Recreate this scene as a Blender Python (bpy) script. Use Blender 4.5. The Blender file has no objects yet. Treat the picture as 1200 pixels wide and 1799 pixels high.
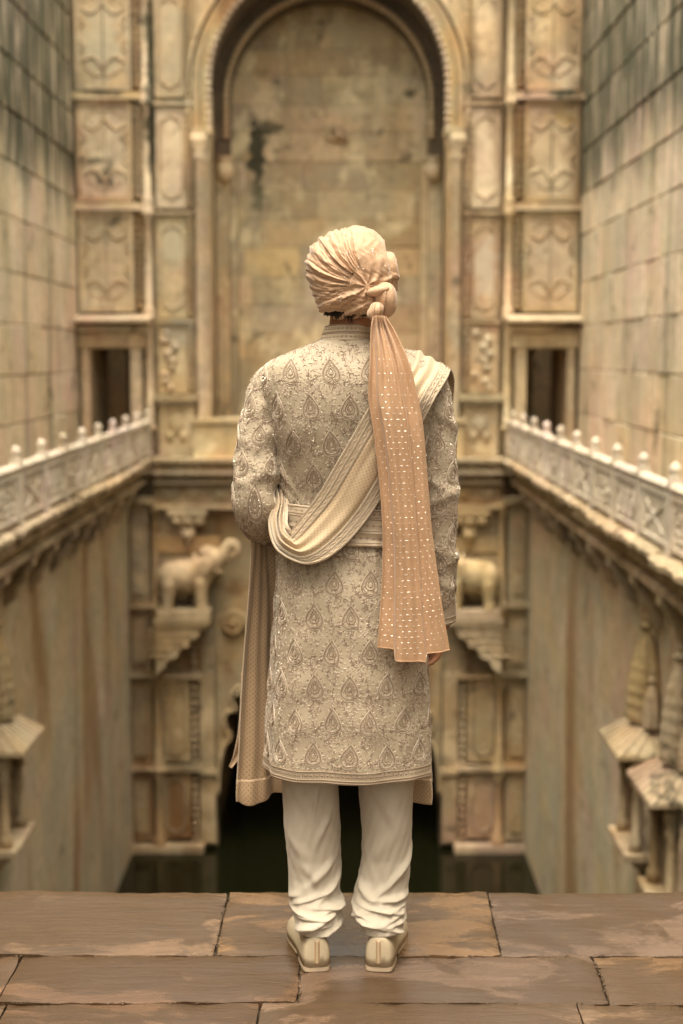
import bpy, math, random
import numpy as np
from mathutils import Vector, Matrix

random.seed(7)
rng = np.random.default_rng(7)
R = math.radians
SC = bpy.context.scene
COL = SC.collection

# ------------------------------------------------------------------ camera
CAM_X, CAM_H, PITCH = 0.2, 1.54, R(6.27)
FPX = 2500.0                                   # focal length in photograph pixels (1200 x 1799)
cam_d = bpy.data.cameras.new('camera')
cam = bpy.data.objects.new('camera', cam_d)
COL.objects.link(cam)
cam.location = (CAM_X, 0, CAM_H)
cam.rotation_euler = (R(90) - PITCH, 0, 0)
cam_d.sensor_fit = 'VERTICAL'
cam_d.sensor_height = 36.0
cam_d.lens = FPX / 1799.0 * 36.0
cam_d.clip_end = 500
cam_d.dof.use_dof = True
cam_d.dof.focus_distance = 3.42
cam_d.dof.aperture_fstop = 2.5
SC.camera = cam

# ------------------------------------------------------------------ sky, sun, exposure
SUN_EL, SUN_AZ = R(76), R(200)                 # azimuth clockwise from +Y: behind the camera, a little left
world = bpy.data.worlds.new('World')
SC.world = world
world.use_nodes = True
wn = world.node_tree
wn.nodes.clear()
w_out = wn.nodes.new('ShaderNodeOutputWorld')
w_bg = wn.nodes.new('ShaderNodeBackground')
w_sky = wn.nodes.new('ShaderNodeTexSky')
w_sky.sky_type = 'NISHITA'
w_sky.sun_disc = False
w_sky.sun_elevation = SUN_EL
w_sky.sun_rotation = SUN_AZ
w_sky.air_density = 1.0
w_sky.dust_density = 4.0
w_hsv = wn.nodes.new('ShaderNodeHueSaturation')  # an overcast sky: the blue washed out to warm white
w_hsv.inputs['Saturation'].default_value = 0.12
w_mul = wn.nodes.new('ShaderNodeMix')
w_mul.data_type = 'RGBA'
w_mul.blend_type = 'MULTIPLY'
w_mul.inputs['Factor'].default_value = 1.0
w_mul.inputs['B'].default_value = (1.0, 0.895, 0.72, 1)
wn.links.new(w_sky.outputs[0], w_hsv.inputs['Color'])
wn.links.new(w_hsv.outputs[0], w_mul.inputs['A'])
wn.links.new(w_mul.outputs['Result'], w_bg.inputs['Color'])
w_bg.inputs['Strength'].default_value = 0.15
wn.links.new(w_bg.outputs[0], w_out.inputs[0])

sun_d = bpy.data.lights.new('sun', 'SUN')
sun_d.energy = 1.0
sun_d.angle = R(45)
sun_d.color = (1.0, 0.895, 0.72)
sun = bpy.data.objects.new('sun', sun_d)
COL.objects.link(sun)
sdir = Vector((math.sin(SUN_AZ) * math.cos(SUN_EL), math.cos(SUN_AZ) * math.cos(SUN_EL), math.sin(SUN_EL)))
sun.rotation_euler = sdir.to_track_quat('Z', 'Y').to_euler()
sun.location = (0, -4, 12)

SC.render.engine = 'CYCLES'
SC.cycles.use_denoising = True
SC.cycles.adaptive_threshold = 0.02
SC.cycles.max_bounces = 6
SC.cycles.diffuse_bounces = 3
SC.cycles.caustics_reflective = False
SC.cycles.caustics_refractive = False
SC.view_settings.view_transform = 'Standard'
SC.view_settings.look = 'None'
SC.view_settings.gamma = 1.0
SC.view_settings.use_curve_mapping = False
SC.view_settings.exposure = 1.84

# ------------------------------------------------------------------ measuring helpers
CT, ST = math.cos(PITCH), math.sin(PITCH)
def at(px, py, Y):
    """world point on the vertical plane y = Y that the photograph shows at pixel (px, py)"""
    a = (px - 600) / FPX
    b = -(py - 899.5) / FPX
    t = Y / (CT + b * ST)
    return np.array([CAM_X + a * t, Y, CAM_H + (-ST + b * CT) * t])
def gnd(px, py):
    a = (px - 600) / FPX
    b = -(py - 899.5) / FPX
    t = CAM_H / (ST - b * CT)
    return np.array([CAM_X + a * t, (CT + b * ST) * t, 0.0])

# ------------------------------------------------------------------ mesh helpers
class MB:
    def __init__(s):
        s.v = []; s.f = []; s.n = 0
    def add(s, v, f):
        v = np.asarray(v, float).reshape(-1, 3)
        s.v.append(v)
        o = s.n
        s.f.extend([tuple(int(i) + o for i in q) for q in f])
        s.n += len(v)
        return s
    def box(s, x0, x1, y0, y1, z0, z1):
        v = [(x, y, z) for z in (z0, z1) for y in (y0, y1) for x in (x0, x1)]
        return s.add(v, [(0, 2, 3, 1), (4, 5, 7, 6), (0, 1, 5, 4), (2, 6, 7, 3), (0, 4, 6, 2), (1, 3, 7, 5)])
    def prism(s, poly, y0, y1, axis='y'):
        """poly of (x,z) extruded along y (axis 'y') or poly of (y,z) extruded along x (axis 'x')"""
        n = len(poly)
        if axis == 'y':
            v = [(p[0], y0, p[1]) for p in poly] + [(p[0], y1, p[1]) for p in poly]
        else:
            v = [(y0, p[0], p[1]) for p in poly] + [(y1, p[0], p[1]) for p in poly]
        f = [tuple(range(n)), tuple(range(2 * n - 1, n - 1, -1))]
        f += [(i, i + n, (i + 1) % n + n, (i + 1) % n) for i in range(n)]
        return s.add(v, f)
    def lathe(s, prof, c, n=12):
        v = []; f = []
        for (r, z) in prof:
            for k in range(n):
                a = 2 * math.pi * k / n
                v.append((c[0] + r * math.cos(a), c[1] + r * math.sin(a), c[2] + z))
        for i in range(len(prof) - 1):
            for k in range(n):
                k2 = (k + 1) % n
                f.append((i * n + k, i * n + k2, (i + 1) * n + k2, (i + 1) * n + k))
        f.append(tuple(range(n - 1, -1, -1)))
        f.append(tuple(range((len(prof) - 1) * n, len(prof) * n)))
        return s.add(v, f)
    def tube(s, pts, rad, n=8, closed=False):
        P = np.asarray(pts, float)
        m = len(P)
        rad = np.broadcast_to(np.asarray(rad, float), (m,))
        if closed:
            T = np.roll(P, -1, 0) - np.roll(P, 1, 0)
        else:
            T = np.gradient(P, axis=0)
        T /= np.linalg.norm(T, axis=1)[:, None] + 1e-12
        ref = np.array([0, 1, 0.]) if abs(T[0][1]) < 0.9 else np.array([1., 0, 0])
        v = []
        for i in range(m):
            a = np.cross(T[i], ref); a /= np.linalg.norm(a) + 1e-12
            b = np.cross(T[i], a)
            ref = np.cross(a, T[i])
            for k in range(n):
                q = 2 * math.pi * k / n
                v.append(P[i] + rad[i] * (math.cos(q) * a + math.sin(q) * b))
        f = []
        for i in range(m if closed else m - 1):
            i2 = (i + 1) % m
            for k in range(n):
                k2 = (k + 1) % n
                f.append((i * n + k, i * n + k2, i2 * n + k2, i2 * n + k))
        if not closed:
            f.append(tuple(range(n - 1, -1, -1)))
            f.append(tuple(range((m - 1) * n, m * n)))
        return s.add(v, f)
    def ball(s, c, r, n=10, m=7, rot=None):
        r = np.broadcast_to(np.asarray(r, float), (3,))
        v = [(0, 0, -1)]
        for i in range(1, m):
            t = math.pi * i / m
            for k in range(n):
                a = 2 * math.pi * k / n
                v.append((math.sin(t) * math.cos(a), math.sin(t) * math.sin(a), -math.cos(t)))
        v.append((0, 0, 1))
        v = np.array(v) * r
        if rot is not None:
            v = v @ np.array(rot).T
        f = [(0, 1 + (k + 1) % n, 1 + k) for k in range(n)]
        for i in range(m - 2):
            for k in range(n):
                k2 = (k + 1) % n
                f.append((1 + i * n + k, 1 + i * n + k2, 1 + (i + 1) * n + k2, 1 + (i + 1) * n + k))
        L = len(v) - 1
        f += [(L, 1 + (m - 2) * n + k, 1 + (m - 2) * n + (k + 1) % n) for k in range(n)]
        return s.add(v + np.array(c, float), f)
    def capsule(s, p, q, r0, r1, n=14):
        p = np.array(p, float); q = np.array(q, float)
        s.ball(p, r0, n, 8); s.ball(q, r1, n, 8)
        d = q - p
        return s.tube([p, p + d * .33, p + d * .67, q], [r0, r0 + (r1 - r0) * .33, r0 + (r1 - r0) * .67, r1], n)
    def grid(s, P, closed_u=False):
        """P (n,m,3) quads; closed_u closes the second index"""
        n, m = P.shape[:2]
        I = np.arange(n * m).reshape(n, m)
        J = np.roll(I, -1, 1) if closed_u else None
        a = I[:-1] if closed_u else I[:-1, :-1]
        b = J[:-1] if closed_u else I[:-1, 1:]
        c = J[1:] if closed_u else I[1:, 1:]
        d = I[1:] if closed_u else I[1:, :-1]
        f = np.stack([a, b, c, d], -1).reshape(-1, 4)
        return s.add(P.reshape(-1, 3), f.tolist())
    def mesh(s, name, mats, smooth=False, loc=(0, 0, 0)):
        me = bpy.data.meshes.new(name)
        V = np.concatenate(s.v) if s.v else np.zeros((0, 3))
        me.from_pydata((V - np.array(loc)).tolist(), [], s.f)
        for m in (mats if isinstance(mats, (list, tuple)) else [mats]):
            me.materials.append(m)
        if smooth:
            me.polygons.foreach_set('use_smooth', [True] * len(me.polygons))
        me.update()
        return me
    def build(s, name, mat, parent=None, loc=None, smooth=False):
        if loc is None:
            loc = WL[parent.name] if parent is not None else (0, 0, 0)
        return obj(name, s.mesh(name, mat, smooth, loc), parent, loc)

WL = {}                                         # world location of every object made here
def obj(name, me, parent=None, loc=(0, 0, 0), rz=0.0):
    o = bpy.data.objects.new(name, me)
    COL.objects.link(o)
    WL[o.name] = tuple(float(c) for c in loc)
    if parent is not None:
        o.parent = parent
        pl = WL[parent.name]
        o.location = tuple(loc[i] - pl[i] for i in range(3))
    else:
        o.location = loc
    if rz:
        o.rotation_euler = (0, 0, rz)
    return o
def tag(o, label=None, cat=None, group=None, kind=None):
    if label: o['label'] = label
    if cat: o['category'] = cat
    if group: o['group'] = group
    if kind: o['kind'] = kind
    return o
def thing(name, loc, label, cat, group=None):
    return tag(obj(name, None, None, loc), label, cat, group)
def solidify(o, t, off=0.0):
    m = o.modifiers.new('thickness', 'SOLIDIFY')
    m.thickness = t
    m.offset = off
    return o
def set_uv(me, uvs):
    """uvs per vertex (n,2)"""
    l = me.uv_layers.new(name='UVMap')
    idx = np.zeros(len(me.loops), int)
    me.loops.foreach_get('vertex_index', idx)
    l.data.foreach_set('uv', np.asarray(uvs, float)[idx].ravel())
def arc_xz(cx, cz, r, a0, a1, n):
    return [(cx + r * math.cos(R(a0 + (a1 - a0) * i / n)), cz + r * math.sin(R(a0 + (a1 - a0) * i / n))) for i in range(n + 1)]
def smooth_path(pts, n):
    """Catmull-Rom through pts (k,d), resampled to n points"""
    P = np.asarray(pts, float)
    k = len(P)
    Q = np.vstack([2 * P[0] - P[1], P, 2 * P[-1] - P[-2]])
    out = []
    for u in np.linspace(0, k - 1 - 1e-9, n):
        i = int(u); t = u - i
        p0, p1, p2, p3 = Q[i], Q[i + 1], Q[i + 2], Q[i + 3]
        out.append(.5 * ((2 * p1) + (-p0 + p2) * t + (2 * p0 - 5 * p1 + 4 * p2 - p3) * t * t + (-p0 + 3 * p1 - 3 * p2 + p3) * t ** 3))
    return np.array(out)
def sstep(a, b, x):
    t = np.clip((np.asarray(x, float) - a) / (b - a), 0, 1)
    return t * t * (3 - 2 * t)
def remeshed(mb, name, mat, voxel, smooth_it=4):
    """overlapping shapes melted into one continuous skin"""
    tmp = bpy.data.objects.new('tmp', mb.mesh('tmp', mat))
    COL.objects.link(tmp)
    m = tmp.modifiers.new('r', 'REMESH'); m.mode = 'VOXEL'; m.voxel_size = voxel; m.use_smooth_shade = True
    if smooth_it:
        m2 = tmp.modifiers.new('s', 'SMOOTH'); m2.factor = .5; m2.iterations = smooth_it
    dg = bpy.context.evaluated_depsgraph_get()
    me = bpy.data.meshes.new_from_object(tmp.evaluated_get(dg))
    me.name = name
    bpy.data.objects.remove(tmp)
    if not me.materials:
        me.materials.append(mat)
    me.polygons.foreach_set('use_smooth', [True] * len(me.polygons))
    return me

# ------------------------------------------------------------------ materials
class NT:
    def __init__(s, name):
        s.m = bpy.data.materials.new(name); s.m.use_nodes = True
        s.t = s.m.node_tree; s.t.nodes.clear()
        s.out = s.n('ShaderNodeOutputMaterial')
        s.b = s.n('ShaderNodeBsdfPrincipled')
        s.l(s.b.outputs[0], s.out.inputs[0])
    def n(s, ty): return s.t.nodes.new(ty)
    def l(s, a, b): s.t.links.new(a, b)
    def put(s, sock, v):
        if isinstance(v, bpy.types.NodeSocket): s.l(v, sock)
        elif isinstance(v, (tuple, list)) and len(v) == 3 and sock.type == 'RGBA': sock.default_value = (*v, 1)
        else: sock.default_value = v
    def pos(s): return s.n('ShaderNodeNewGeometry').outputs['Position']
    def uv(s): return s.n('ShaderNodeTexCoord').outputs['UV']
    def objc(s): return s.n('ShaderNodeTexCoord').outputs['Object']
    def rnd(s): return s.n('ShaderNodeObjectInfo').outputs['Random']
    def map(s, v, scale=(1, 1, 1), rot=(0, 0, 0), loc=(0, 0, 0)):
        k = s.n('ShaderNodeMapping'); s.l(v, k.inputs[0])
        k.inputs['Scale'].default_value = scale; k.inputs['Rotation'].default_value = rot; k.inputs['Location'].default_value = loc
        return k.outputs[0]
    def noise(s, v, scale, detail=5, rough=.55, dist=0.0):
        k = s.n('ShaderNodeTexNoise'); s.l(v, k.inputs['Vector'])
        k.inputs['Scale'].default_value = scale; k.inputs['Detail'].default_value = detail
        k.inputs['Roughness'].default_value = rough; k.inputs['Distortion'].default_value = dist
        return k.outputs['Fac']
    def ramp(s, v, a, b, lo=0.0, hi=1.0):
        k = s.n('ShaderNodeMapRange'); k.interpolation_type = 'SMOOTHSTEP'
        s.put(k.inputs[0], v); k.inputs[1].default_value = a; k.inputs[2].default_value = b
        k.inputs[3].default_value = lo; k.inputs[4].default_value = hi
        return k.outputs[0]
    def lin(s, v, a, b, lo=0.0, hi=1.0):
        k = s.n('ShaderNodeMapRange')
        s.put(k.inputs[0], v); k.inputs[1].default_value = a; k.inputs[2].default_value = b
        k.inputs[3].default_value = lo; k.inputs[4].default_value = hi
        return k.outputs[0]
    def math(s, op, a, b=0.0, clamp=False):
        k = s.n('ShaderNodeMath'); k.operation = op; k.use_clamp = clamp
        s.put(k.inputs[0], a); s.put(k.inputs[1], b)
        return k.outputs[0]
    def mix(s, fac, a, b, mode='MIX'):
        k = s.n('ShaderNodeMix'); k.data_type = 'RGBA'; k.blend_type = mode
        s.put(k.inputs[0], fac); s.put(k.inputs[6], a); s.put(k.inputs[7], b)
        return k.outputs[2]
    def sep(s, v):
        k = s.n('ShaderNodeSeparateXYZ'); s.l(v, k.inputs[0]); return k.outputs
    def hsv(s, c, h=.5, sat=1.0, val=1.0):
        k = s.n('ShaderNodeHueSaturation')
        s.put(k.inputs['Hue'], h); s.put(k.inputs['Saturation'], sat); s.put(k.inputs['Value'], val); s.put(k.inputs['Color'], c)
        return k.outputs[0]
    def bump(s, h, strength=.3, dist=.01):
        k = s.n('ShaderNodeBump'); s.put(k.inputs['Height'], h)
        k.inputs['Strength'].default_value = strength; k.inputs['Distance'].default_value = dist
        s.l(k.outputs[0], s.b.inputs['Normal'])
    def set(s, **kw):
        for k, v in kw.items():
            s.put(s.b.inputs[k.replace('_', ' ')], v)
        return s.m

def stone(name, c1, c2, stain, stain_amt=.6, var=.22, moss=None, rough=.85, hue=.009, grime=.75, spots=(), worn=.6, stw=1.0, streak_lo=.5, streak_hi=.72):
    k = NT(name)
    p = k.pos()
    n1 = k.noise(p, 1.1, 4, .6)
    n2 = k.noise(p, 7.0, 4, .65)
    col = k.mix(k.ramp(n1, .38, .62), c1, c2)
    col = k.mix(k.ramp(k.noise(p, .7, 3, .6), .5, .68, 0, .7), col, (c1[0] * 1.02, c1[1] * .90, c1[2] * 1.08))
    r = k.rnd()
    r2 = k.math('FRACT', k.math('MULTIPLY', r, 17.31))
    r3 = k.math('FRACT', k.math('MULTIPLY', r, 91.7))
    col = k.hsv(col, k.lin(r2, 0, 1, .5 - hue, .5 + hue), k.lin(r3, 0, 1, .8, 1.08), k.lin(r, 0, 1, 1 - var, 1 + var * .6))
    if worn:                                          # pale rubbed and lime-washed patches
        lw = k.noise(k.map(p, (1.0, 1.0, .75)), 1.45, 5, .68, .4)
        col = k.mix(k.math('MULTIPLY', k.ramp(lw, .50, .64), worn), col, (min(.74, c1[0] * 1.5), min(.64, c1[1] * 1.6), min(.50, c1[2] * 1.85)))
    st = k.noise(k.map(p, (stw, stw, .13)), 1.3, 3, .5, .6)
    col = k.mix(k.math('MULTIPLY', k.ramp(st, streak_lo, streak_hi), stain_amt), col, stain)
    blot = k.noise(p, 2.3, 3, .7)
    col = k.mix(k.math('MULTIPLY', k.ramp(blot, .56, .72), stain_amt * .7), col, stain)
    col = k.mix(k.ramp(n2, .3, .75, 0, .34), col, (.18, .13, .07))
    if grime:
        gr = k.noise(k.map(p, (1.0, 1.0, .8)), 1.9, 5, .72, .5)
        col = k.mix(k.math('MULTIPLY', k.ramp(gr, .585, .68), grime), col, (.045, .042, .024))
    for (ctr, rad, sc, amt) in spots:                 # single stains and growths of their own shape
        sx, _, sz = k.sep(p)
        nx = k.math('ADD', k.math('DIVIDE', k.math('SUBTRACT', sx, float(ctr[0])), rad[0]), k.lin(k.noise(p, 5.5, 5, .65), 0, 1, -1.7, 1.7))
        nz = k.math('ADD', k.math('DIVIDE', k.math('SUBTRACT', sz, float(ctr[2])), rad[1]), k.lin(k.noise(p, 4.3, 5, .65), 0, 1, -1.1, 1.1))
        d2 = k.math('ADD', k.math('MULTIPLY', nx, nx), k.math('MULTIPLY', nz, nz))
        col = k.mix(k.ramp(d2, .3, 1.1, amt, 0), col, sc)
    if moss:
        z0, z1, mc, amt = moss
        z = k.sep(p)[2]
        w = k.math('ADD', z, k.lin(k.noise(k.map(p, (3.0, 3.0, .35)), 1.2, 2), 0, 1, -.5, .5))
        w = k.math('ADD', w, k.lin(r2, 0, 1, -.35, .25))
        f = k.math('MULTIPLY', k.ramp(w, z0, z1), k.ramp(k.noise(k.map(p, (4, 4, .5)), 1.3, 3, .65), .31, .54, .15, 1.0))
        col = k.mix(k.math('MULTIPLY', f, amt), col, mc)
        thin = k.ramp(k.noise(k.map(p, (1.9, 1.9, .09)), 1.1, 4, .6), .54, .66)
        col = k.mix(k.math('MULTIPLY', thin, .5), col, mc)
    col = k.hsv(col, .497, .99, 1.04)
    k.bump(k.noise(p, 9.0, 3), .5, .02)
    return k.set(Base_Color=col, Roughness=rough)

M = {}
SPF = [(at(265, 200, 22), (.07, 1.3), (.035, .04, .02), .85), (at(263, 60, 22), (.06, .5), (.04, .045, .022), .8), (at(178, 315, 22), (.16, .16), (.05, .045, .025), .8), (at(158, 285, 22), (.2, .07), (.05, .045, .025), .75), (at(192, 305, 22), (.07, .22), (.05, .045, .025), .7),
       (at(178, 165, 22), (.35, .07), (.04, .04, .02), .8), (at(988, 168, 22), (.2, .09), (.03, .035, .015), .9), (at(985, 205, 22), (.25, .2), (.30, .20, .06), .7), (at(180, 70, 22), (.4, .6), (.40, .37, .27), .5), (at(1000, 575, 22), (.25, .08), (.07, .04, .02), .8),
       (at(990, 130, 22), (.25, .3), (.55, .47, .34), .6), (at(320, 590, 22), (.3, .3), (.33, .31, .25), .6), (at(310, 430, 22), (.3, .4), (.40, .38, .29), .55), (at(850, 470, 22), (.25, .5), (.50, .46, .36), .6)]
M['facade'] = stone('facade_stone', (.47, .345, .185), (.385, .325, .205), (.13, .075, .032), .65, .16, spots=SPF)
M['facade_pale'] = stone('facade_pale_stone', (.54, .405, .235), (.455, .375, .245), (.17, .10, .045), .55, .12, spots=SPF)
M['niche'] = stone('niche_stone', (.53, .40, .22), (.44, .37, .235), (.14, .10, .045), .5, .24, hue=.007, worn=.8,
    spots=[(at(452, 268, 23.6), (.16, .62), (.028, .030, .016), .92), (at(470, 225, 23.6), (.25, .16), (.04, .04, .02), .8), (at(462, 190, 23.6), (.22, .28), (.62, .50, .33), .7), (at(735, 205, 23.6), (.18, .4), (.62, .49, .33), .7),
           (at(722, 165, 23.6), (.12, .08), (.05, .05, .025), .8), (at(455, 345, 23.6), (.12, .3), (.07, .075, .04), .7), (at(640, 55, 23.6), (.6, .4), (.40, .33, .21), .5)])
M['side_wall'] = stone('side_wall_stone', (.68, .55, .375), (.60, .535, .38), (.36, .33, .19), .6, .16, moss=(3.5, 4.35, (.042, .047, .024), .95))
M['joint'] = stone('joint_mortar', (.24, .19, .11), (.18, .15, .09), (.05, .05, .03), .7, .1, moss=(3.3, 4.0, (.016, .022, .013), .95))
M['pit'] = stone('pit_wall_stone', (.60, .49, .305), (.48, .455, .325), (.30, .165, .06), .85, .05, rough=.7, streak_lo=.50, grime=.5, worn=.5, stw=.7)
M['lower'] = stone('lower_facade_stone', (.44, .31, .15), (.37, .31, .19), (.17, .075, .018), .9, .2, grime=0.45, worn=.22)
M['ledge'] = stone('ledge_stone', (.47, .36, .22), (.36, .29, .185), (.12, .085, .04), .7, .2)
M['balus'] = stone('balustrade_stone', (.71, .63, .51), (.62, .56, .46), (.30, .24, .14), .5, .12, grime=0.25)
M['carve'] = stone('carving_stone', (.42, .31, .175), (.36, .29, .18), (.14, .09, .04), .6, .1)
M['soffit_shade'] = stone('shade_painted_soffit_stone', (.085, .06, .036), (.06, .045, .028), (.03, .022, .014), .6, .1)  # the shade under the arch is put into this dark base colour

def paving():
    k = NT('wet_paving_stone')
    p = k.pos()
    r = k.rnd()
    q = k.n('ShaderNodeVectorMath'); q.operation = 'ADD'
    k.l(p, q.inputs[0])
    cmb = k.n('ShaderNodeCombineXYZ'); k.put(cmb.inputs[0], k.math('MULTIPLY', r, 37.0)); k.put(cmb.inputs[1], k.math('MULTIPLY', r, 11.0))
    k.l(cmb.outputs[0], q.inputs[1])
    pp = q.outputs[0]
    g = k.noise(k.map(pp, (2.0, 14.0, 4), (0, 0, .12)), 3.0, 8, .65, .6)       # bedding grain
    n1 = k.noise(pp, 2.2, 6, .6, .5)
    fine = k.noise(pp, 140, 6, .8)
    col = k.mix(k.ramp(g, .3, .7), (.158, .091, .045), (.104, .059, .029))
    col = k.mix(k.ramp(n1, .45, .7, 0, .4), col, (.205, .13, .072))
    col = k.hsv(col, k.lin(k.math('FRACT', k.math('MULTIPLY', r, 7.7)), 0, 1, .492, .506), k.lin(r, 0, 1, .8, 1.05), k.lin(k.math('FRACT', k.math('MULTIPLY', r, 23.0)), 0, 1, .78, 1.22))
    wetn = k.noise(k.map(p, (1.0, 1.7, 1)), 2.1, 7, .62, .8)
    wet = k.ramp(wetn, .42, .50)
    col = k.mix(k.math('MULTIPLY', wet, .74), col, (.045, .025, .011))
    och = k.ramp(k.noise(pp, 5, 6, .7, .4), .60, .76, 0, .16)
    col = k.mix(och, col, (.20, .115, .04))
    scr = k.ramp(k.noise(k.map(pp, (3, 40, 3), (0, 0, .25)), 2.2, 7, .7, .5), .66, .74, 0, .5)
    col = k.mix(scr, col, (.42, .33, .22))
    col = k.mix(k.ramp(fine, .5, .75, 0, .5), col, (.055, .035, .02))
    k.bump(k.math('ADD', k.math('ADD', g, k.math('MULTIPLY', scr, .3)), k.math('MULTIPLY', fine, .35)), .32, .006)
    ro = k.math('SUBTRACT', k.ramp(g, .2, .8, .22, .40), k.math('MULTIPLY', wet, .2))
    return k.set(Base_Color=col, Roughness=ro)
M['paving'] = paving()
k = NT('paving_joint'); M['pave_joint'] = k.set(Base_Color=k.mix(k.noise(k.pos(), 30, 5), (.035, .024, .014), (.075, .052, .03)), Roughness=.9)
k = NT('dark_green_water'); k.bump(k.noise(k.map(k.pos(), (1, .5, 1)), 2.2, 4), .06, .02)
M['water'] = k.set(Base_Color=(.006, .0065, .0025), Roughness=.1, IOR=1.33)

def cloth(name, c1, c2, rough=.75, sheen=.3, bump=.15, bscale=260, mott=9.0, uvdots=None, subsurf=0.0):
    k = NT(name)
    p = k.objc()
    col = k.mix(k.ramp(k.noise(p, mott, 6, .6), .35, .68), c1, c2)
    if uvdots:
        pitch, rad, dc, jit, rot = uvdots
        v = k.n('ShaderNodeTexVoronoi'); v.voronoi_dimensions = '2D'; v.feature = 'F1'
        k.l(k.map(k.uv(), (1 / pitch, 1 / pitch, 1), (0, 0, rot)), v.inputs['Vector'])
        v.inputs['Scale'].default_value = 1.0; v.inputs['Randomness'].default_value = jit
        d = k.ramp(v.outputs['Distance'], rad * .8, rad * 1.2, 1, 0)
        col = k.mix(d, col, dc)
    h = k.noise(p, bscale, 3, .7)
    k.bump(h, bump, .004)
    k.b.inputs['Sheen Weight'].default_value = sheen
    k.b.inputs['Sheen Roughness'].default_value = .4
    return k.set(Base_Color=col, Roughness=rough)
M['coat'] = cloth('ivory_coat_silk', (.395, .328, .24), (.355, .292, .21), .62, .3, .25)
M['thread'] = cloth('mauve_brown_thread', (.29, .212, .153), (.24, .172, .122), .55, .2, .2)
M['thread_pale'] = cloth('pale_silver_thread', (.53, .45, .355), (.44, .37, .285), .42, .2, .2)
k = NT('silver_bead'); M['bead'] = k.set(Base_Color=(.82, .74, .63), Metallic=.75, Roughness=.3)
k = NT('silver_dash'); M['dash'] = k.set(Base_Color=(.95, .88, .80), Metallic=.55, Roughness=.34)
M['turban'] = cloth('peach_turban_cloth', (.575, .37, .235), (.47, .295, .18), .58, .45, .35, 300, 60)
M['tail'] = cloth('peach_sheer_cloth', (.62, .395, .24), (.53, .335, .2), .62, .5, .3, 300)
k_m = M['tail']; nt_ = k_m.node_tree                # thin cloth: some light passes through
_o = [n for n in nt_.nodes if n.type == 'OUTPUT_MATERIAL'][0]; _b = [n for n in nt_.nodes if n.type == 'BSDF_PRINCIPLED'][0]
_t = nt_.nodes.new('ShaderNodeBsdfTranslucent'); _t.inputs[0].default_value = (.74, .47, .29, 1)
_tr = nt_.nodes.new('ShaderNodeBsdfTransparent'); _m1 = nt_.nodes.new('ShaderNodeMixShader'); _m2 = nt_.nodes.new('ShaderNodeMixShader')
_m1.inputs[0].default_value = .22; _m2.inputs[0].default_value = .06
nt_.links.new(_b.outputs[0], _m1.inputs[1]); nt_.links.new(_t.outputs[0], _m1.inputs[2]); nt_.links.new(_m1.outputs[0], _m2.inputs[1]); nt_.links.new(_tr.outputs[0], _m2.inputs[2]); nt_.links.new(_m2.outputs[0], _o.inputs[0])
M['stole'] = cloth('champagne_stole_cloth', (.54, .41, .275), (.47, .36, .235), .5, .4, .2, 260, 9, (.0078, .22, (.36, .25, .15), 0.0, R(45)))
M['stole_band'] = cloth('champagne_border_cloth', (.49, .385, .275), (.44, .345, .24), .6, .3, .25)
M['stole_end'] = cloth('dotted_stole_end_cloth', (.50, .355, .225), (.43, .305, .19), .55, .4, .2, 260, 9, (.0088, .23, (.30, .195, .105), 0.0, R(45)))
M['belt'] = cloth('belt_cloth', (.47, .375, .27), (.42, .33, .23), .6, .3, .25)
M['trouser'] = cloth('ivory_trouser_cotton', (.50, .445, .365), (.465, .41, .335), .85, .15, .3, 520, 5)
M['shoe'] = cloth('cream_shoe_leather', (.54, .455, .325), (.49, .41, .285), .45, .0, .1, 120)
M['sole'] = cloth('pale_sole_leather', (.52, .41, .29), (.42, .33, .23), .65, .0, .2, 90)
M['strip'] = cloth('shoe_strip_leather', (.45, .30, .18), (.40, .26, .15), .5, .0, .15, 120)
k = NT('brown_skin'); sk = k.mix(k.noise(k.objc(), 30, 5), (.30, .135, .07), (.36, .165, .09))
k.b.inputs['Subsurface Weight'].default_value = .15; k.b.inputs['Subsurface Radius'].default_value = (.01, .004, .002); k.b.inputs['Subsurface Scale'].default_value = .3
k.bump(k.noise(k.objc(), 250, 4), .1, .002)
M['skin'] = k.set(Base_Color=sk, Roughness=.5)
k = NT('black_hair'); M['hair'] = k.set(Base_Color=(.012, .009, .007), Roughness=.45)

# ================================================================== THE PLACE
YB = 22.0                                       # the far facade
HALF_LEDGE, HALF_PIT, HALF_WALL = 2.65, 3.1, 3.84
WATER_Z = -6.27
EDGE_Y = float(gnd(600, 1566)[1])               # the drop in front of the man
WALL_TOP = 8.0
SIDE_TOP = 7.0

# ------------------------------------------------------------------ water and terrace
tag(MB().box(-HALF_PIT - .5, HALF_PIT + .5, EDGE_Y, YB + 6, WATER_Z - .4, WATER_Z).build('water', M['water']), 'still dark green water at the bottom of the stepwell', 'water', kind='structure')
tag(MB().box(-6, 6, -9, EDGE_Y - .04, -.9, -.022).box(-6, 6, EDGE_Y - .6, EDGE_Y - .05, -7.5, -.9).build('terrace', M['pave_joint']), kind='structure')
TER = bpy.data.objects['terrace']

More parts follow.
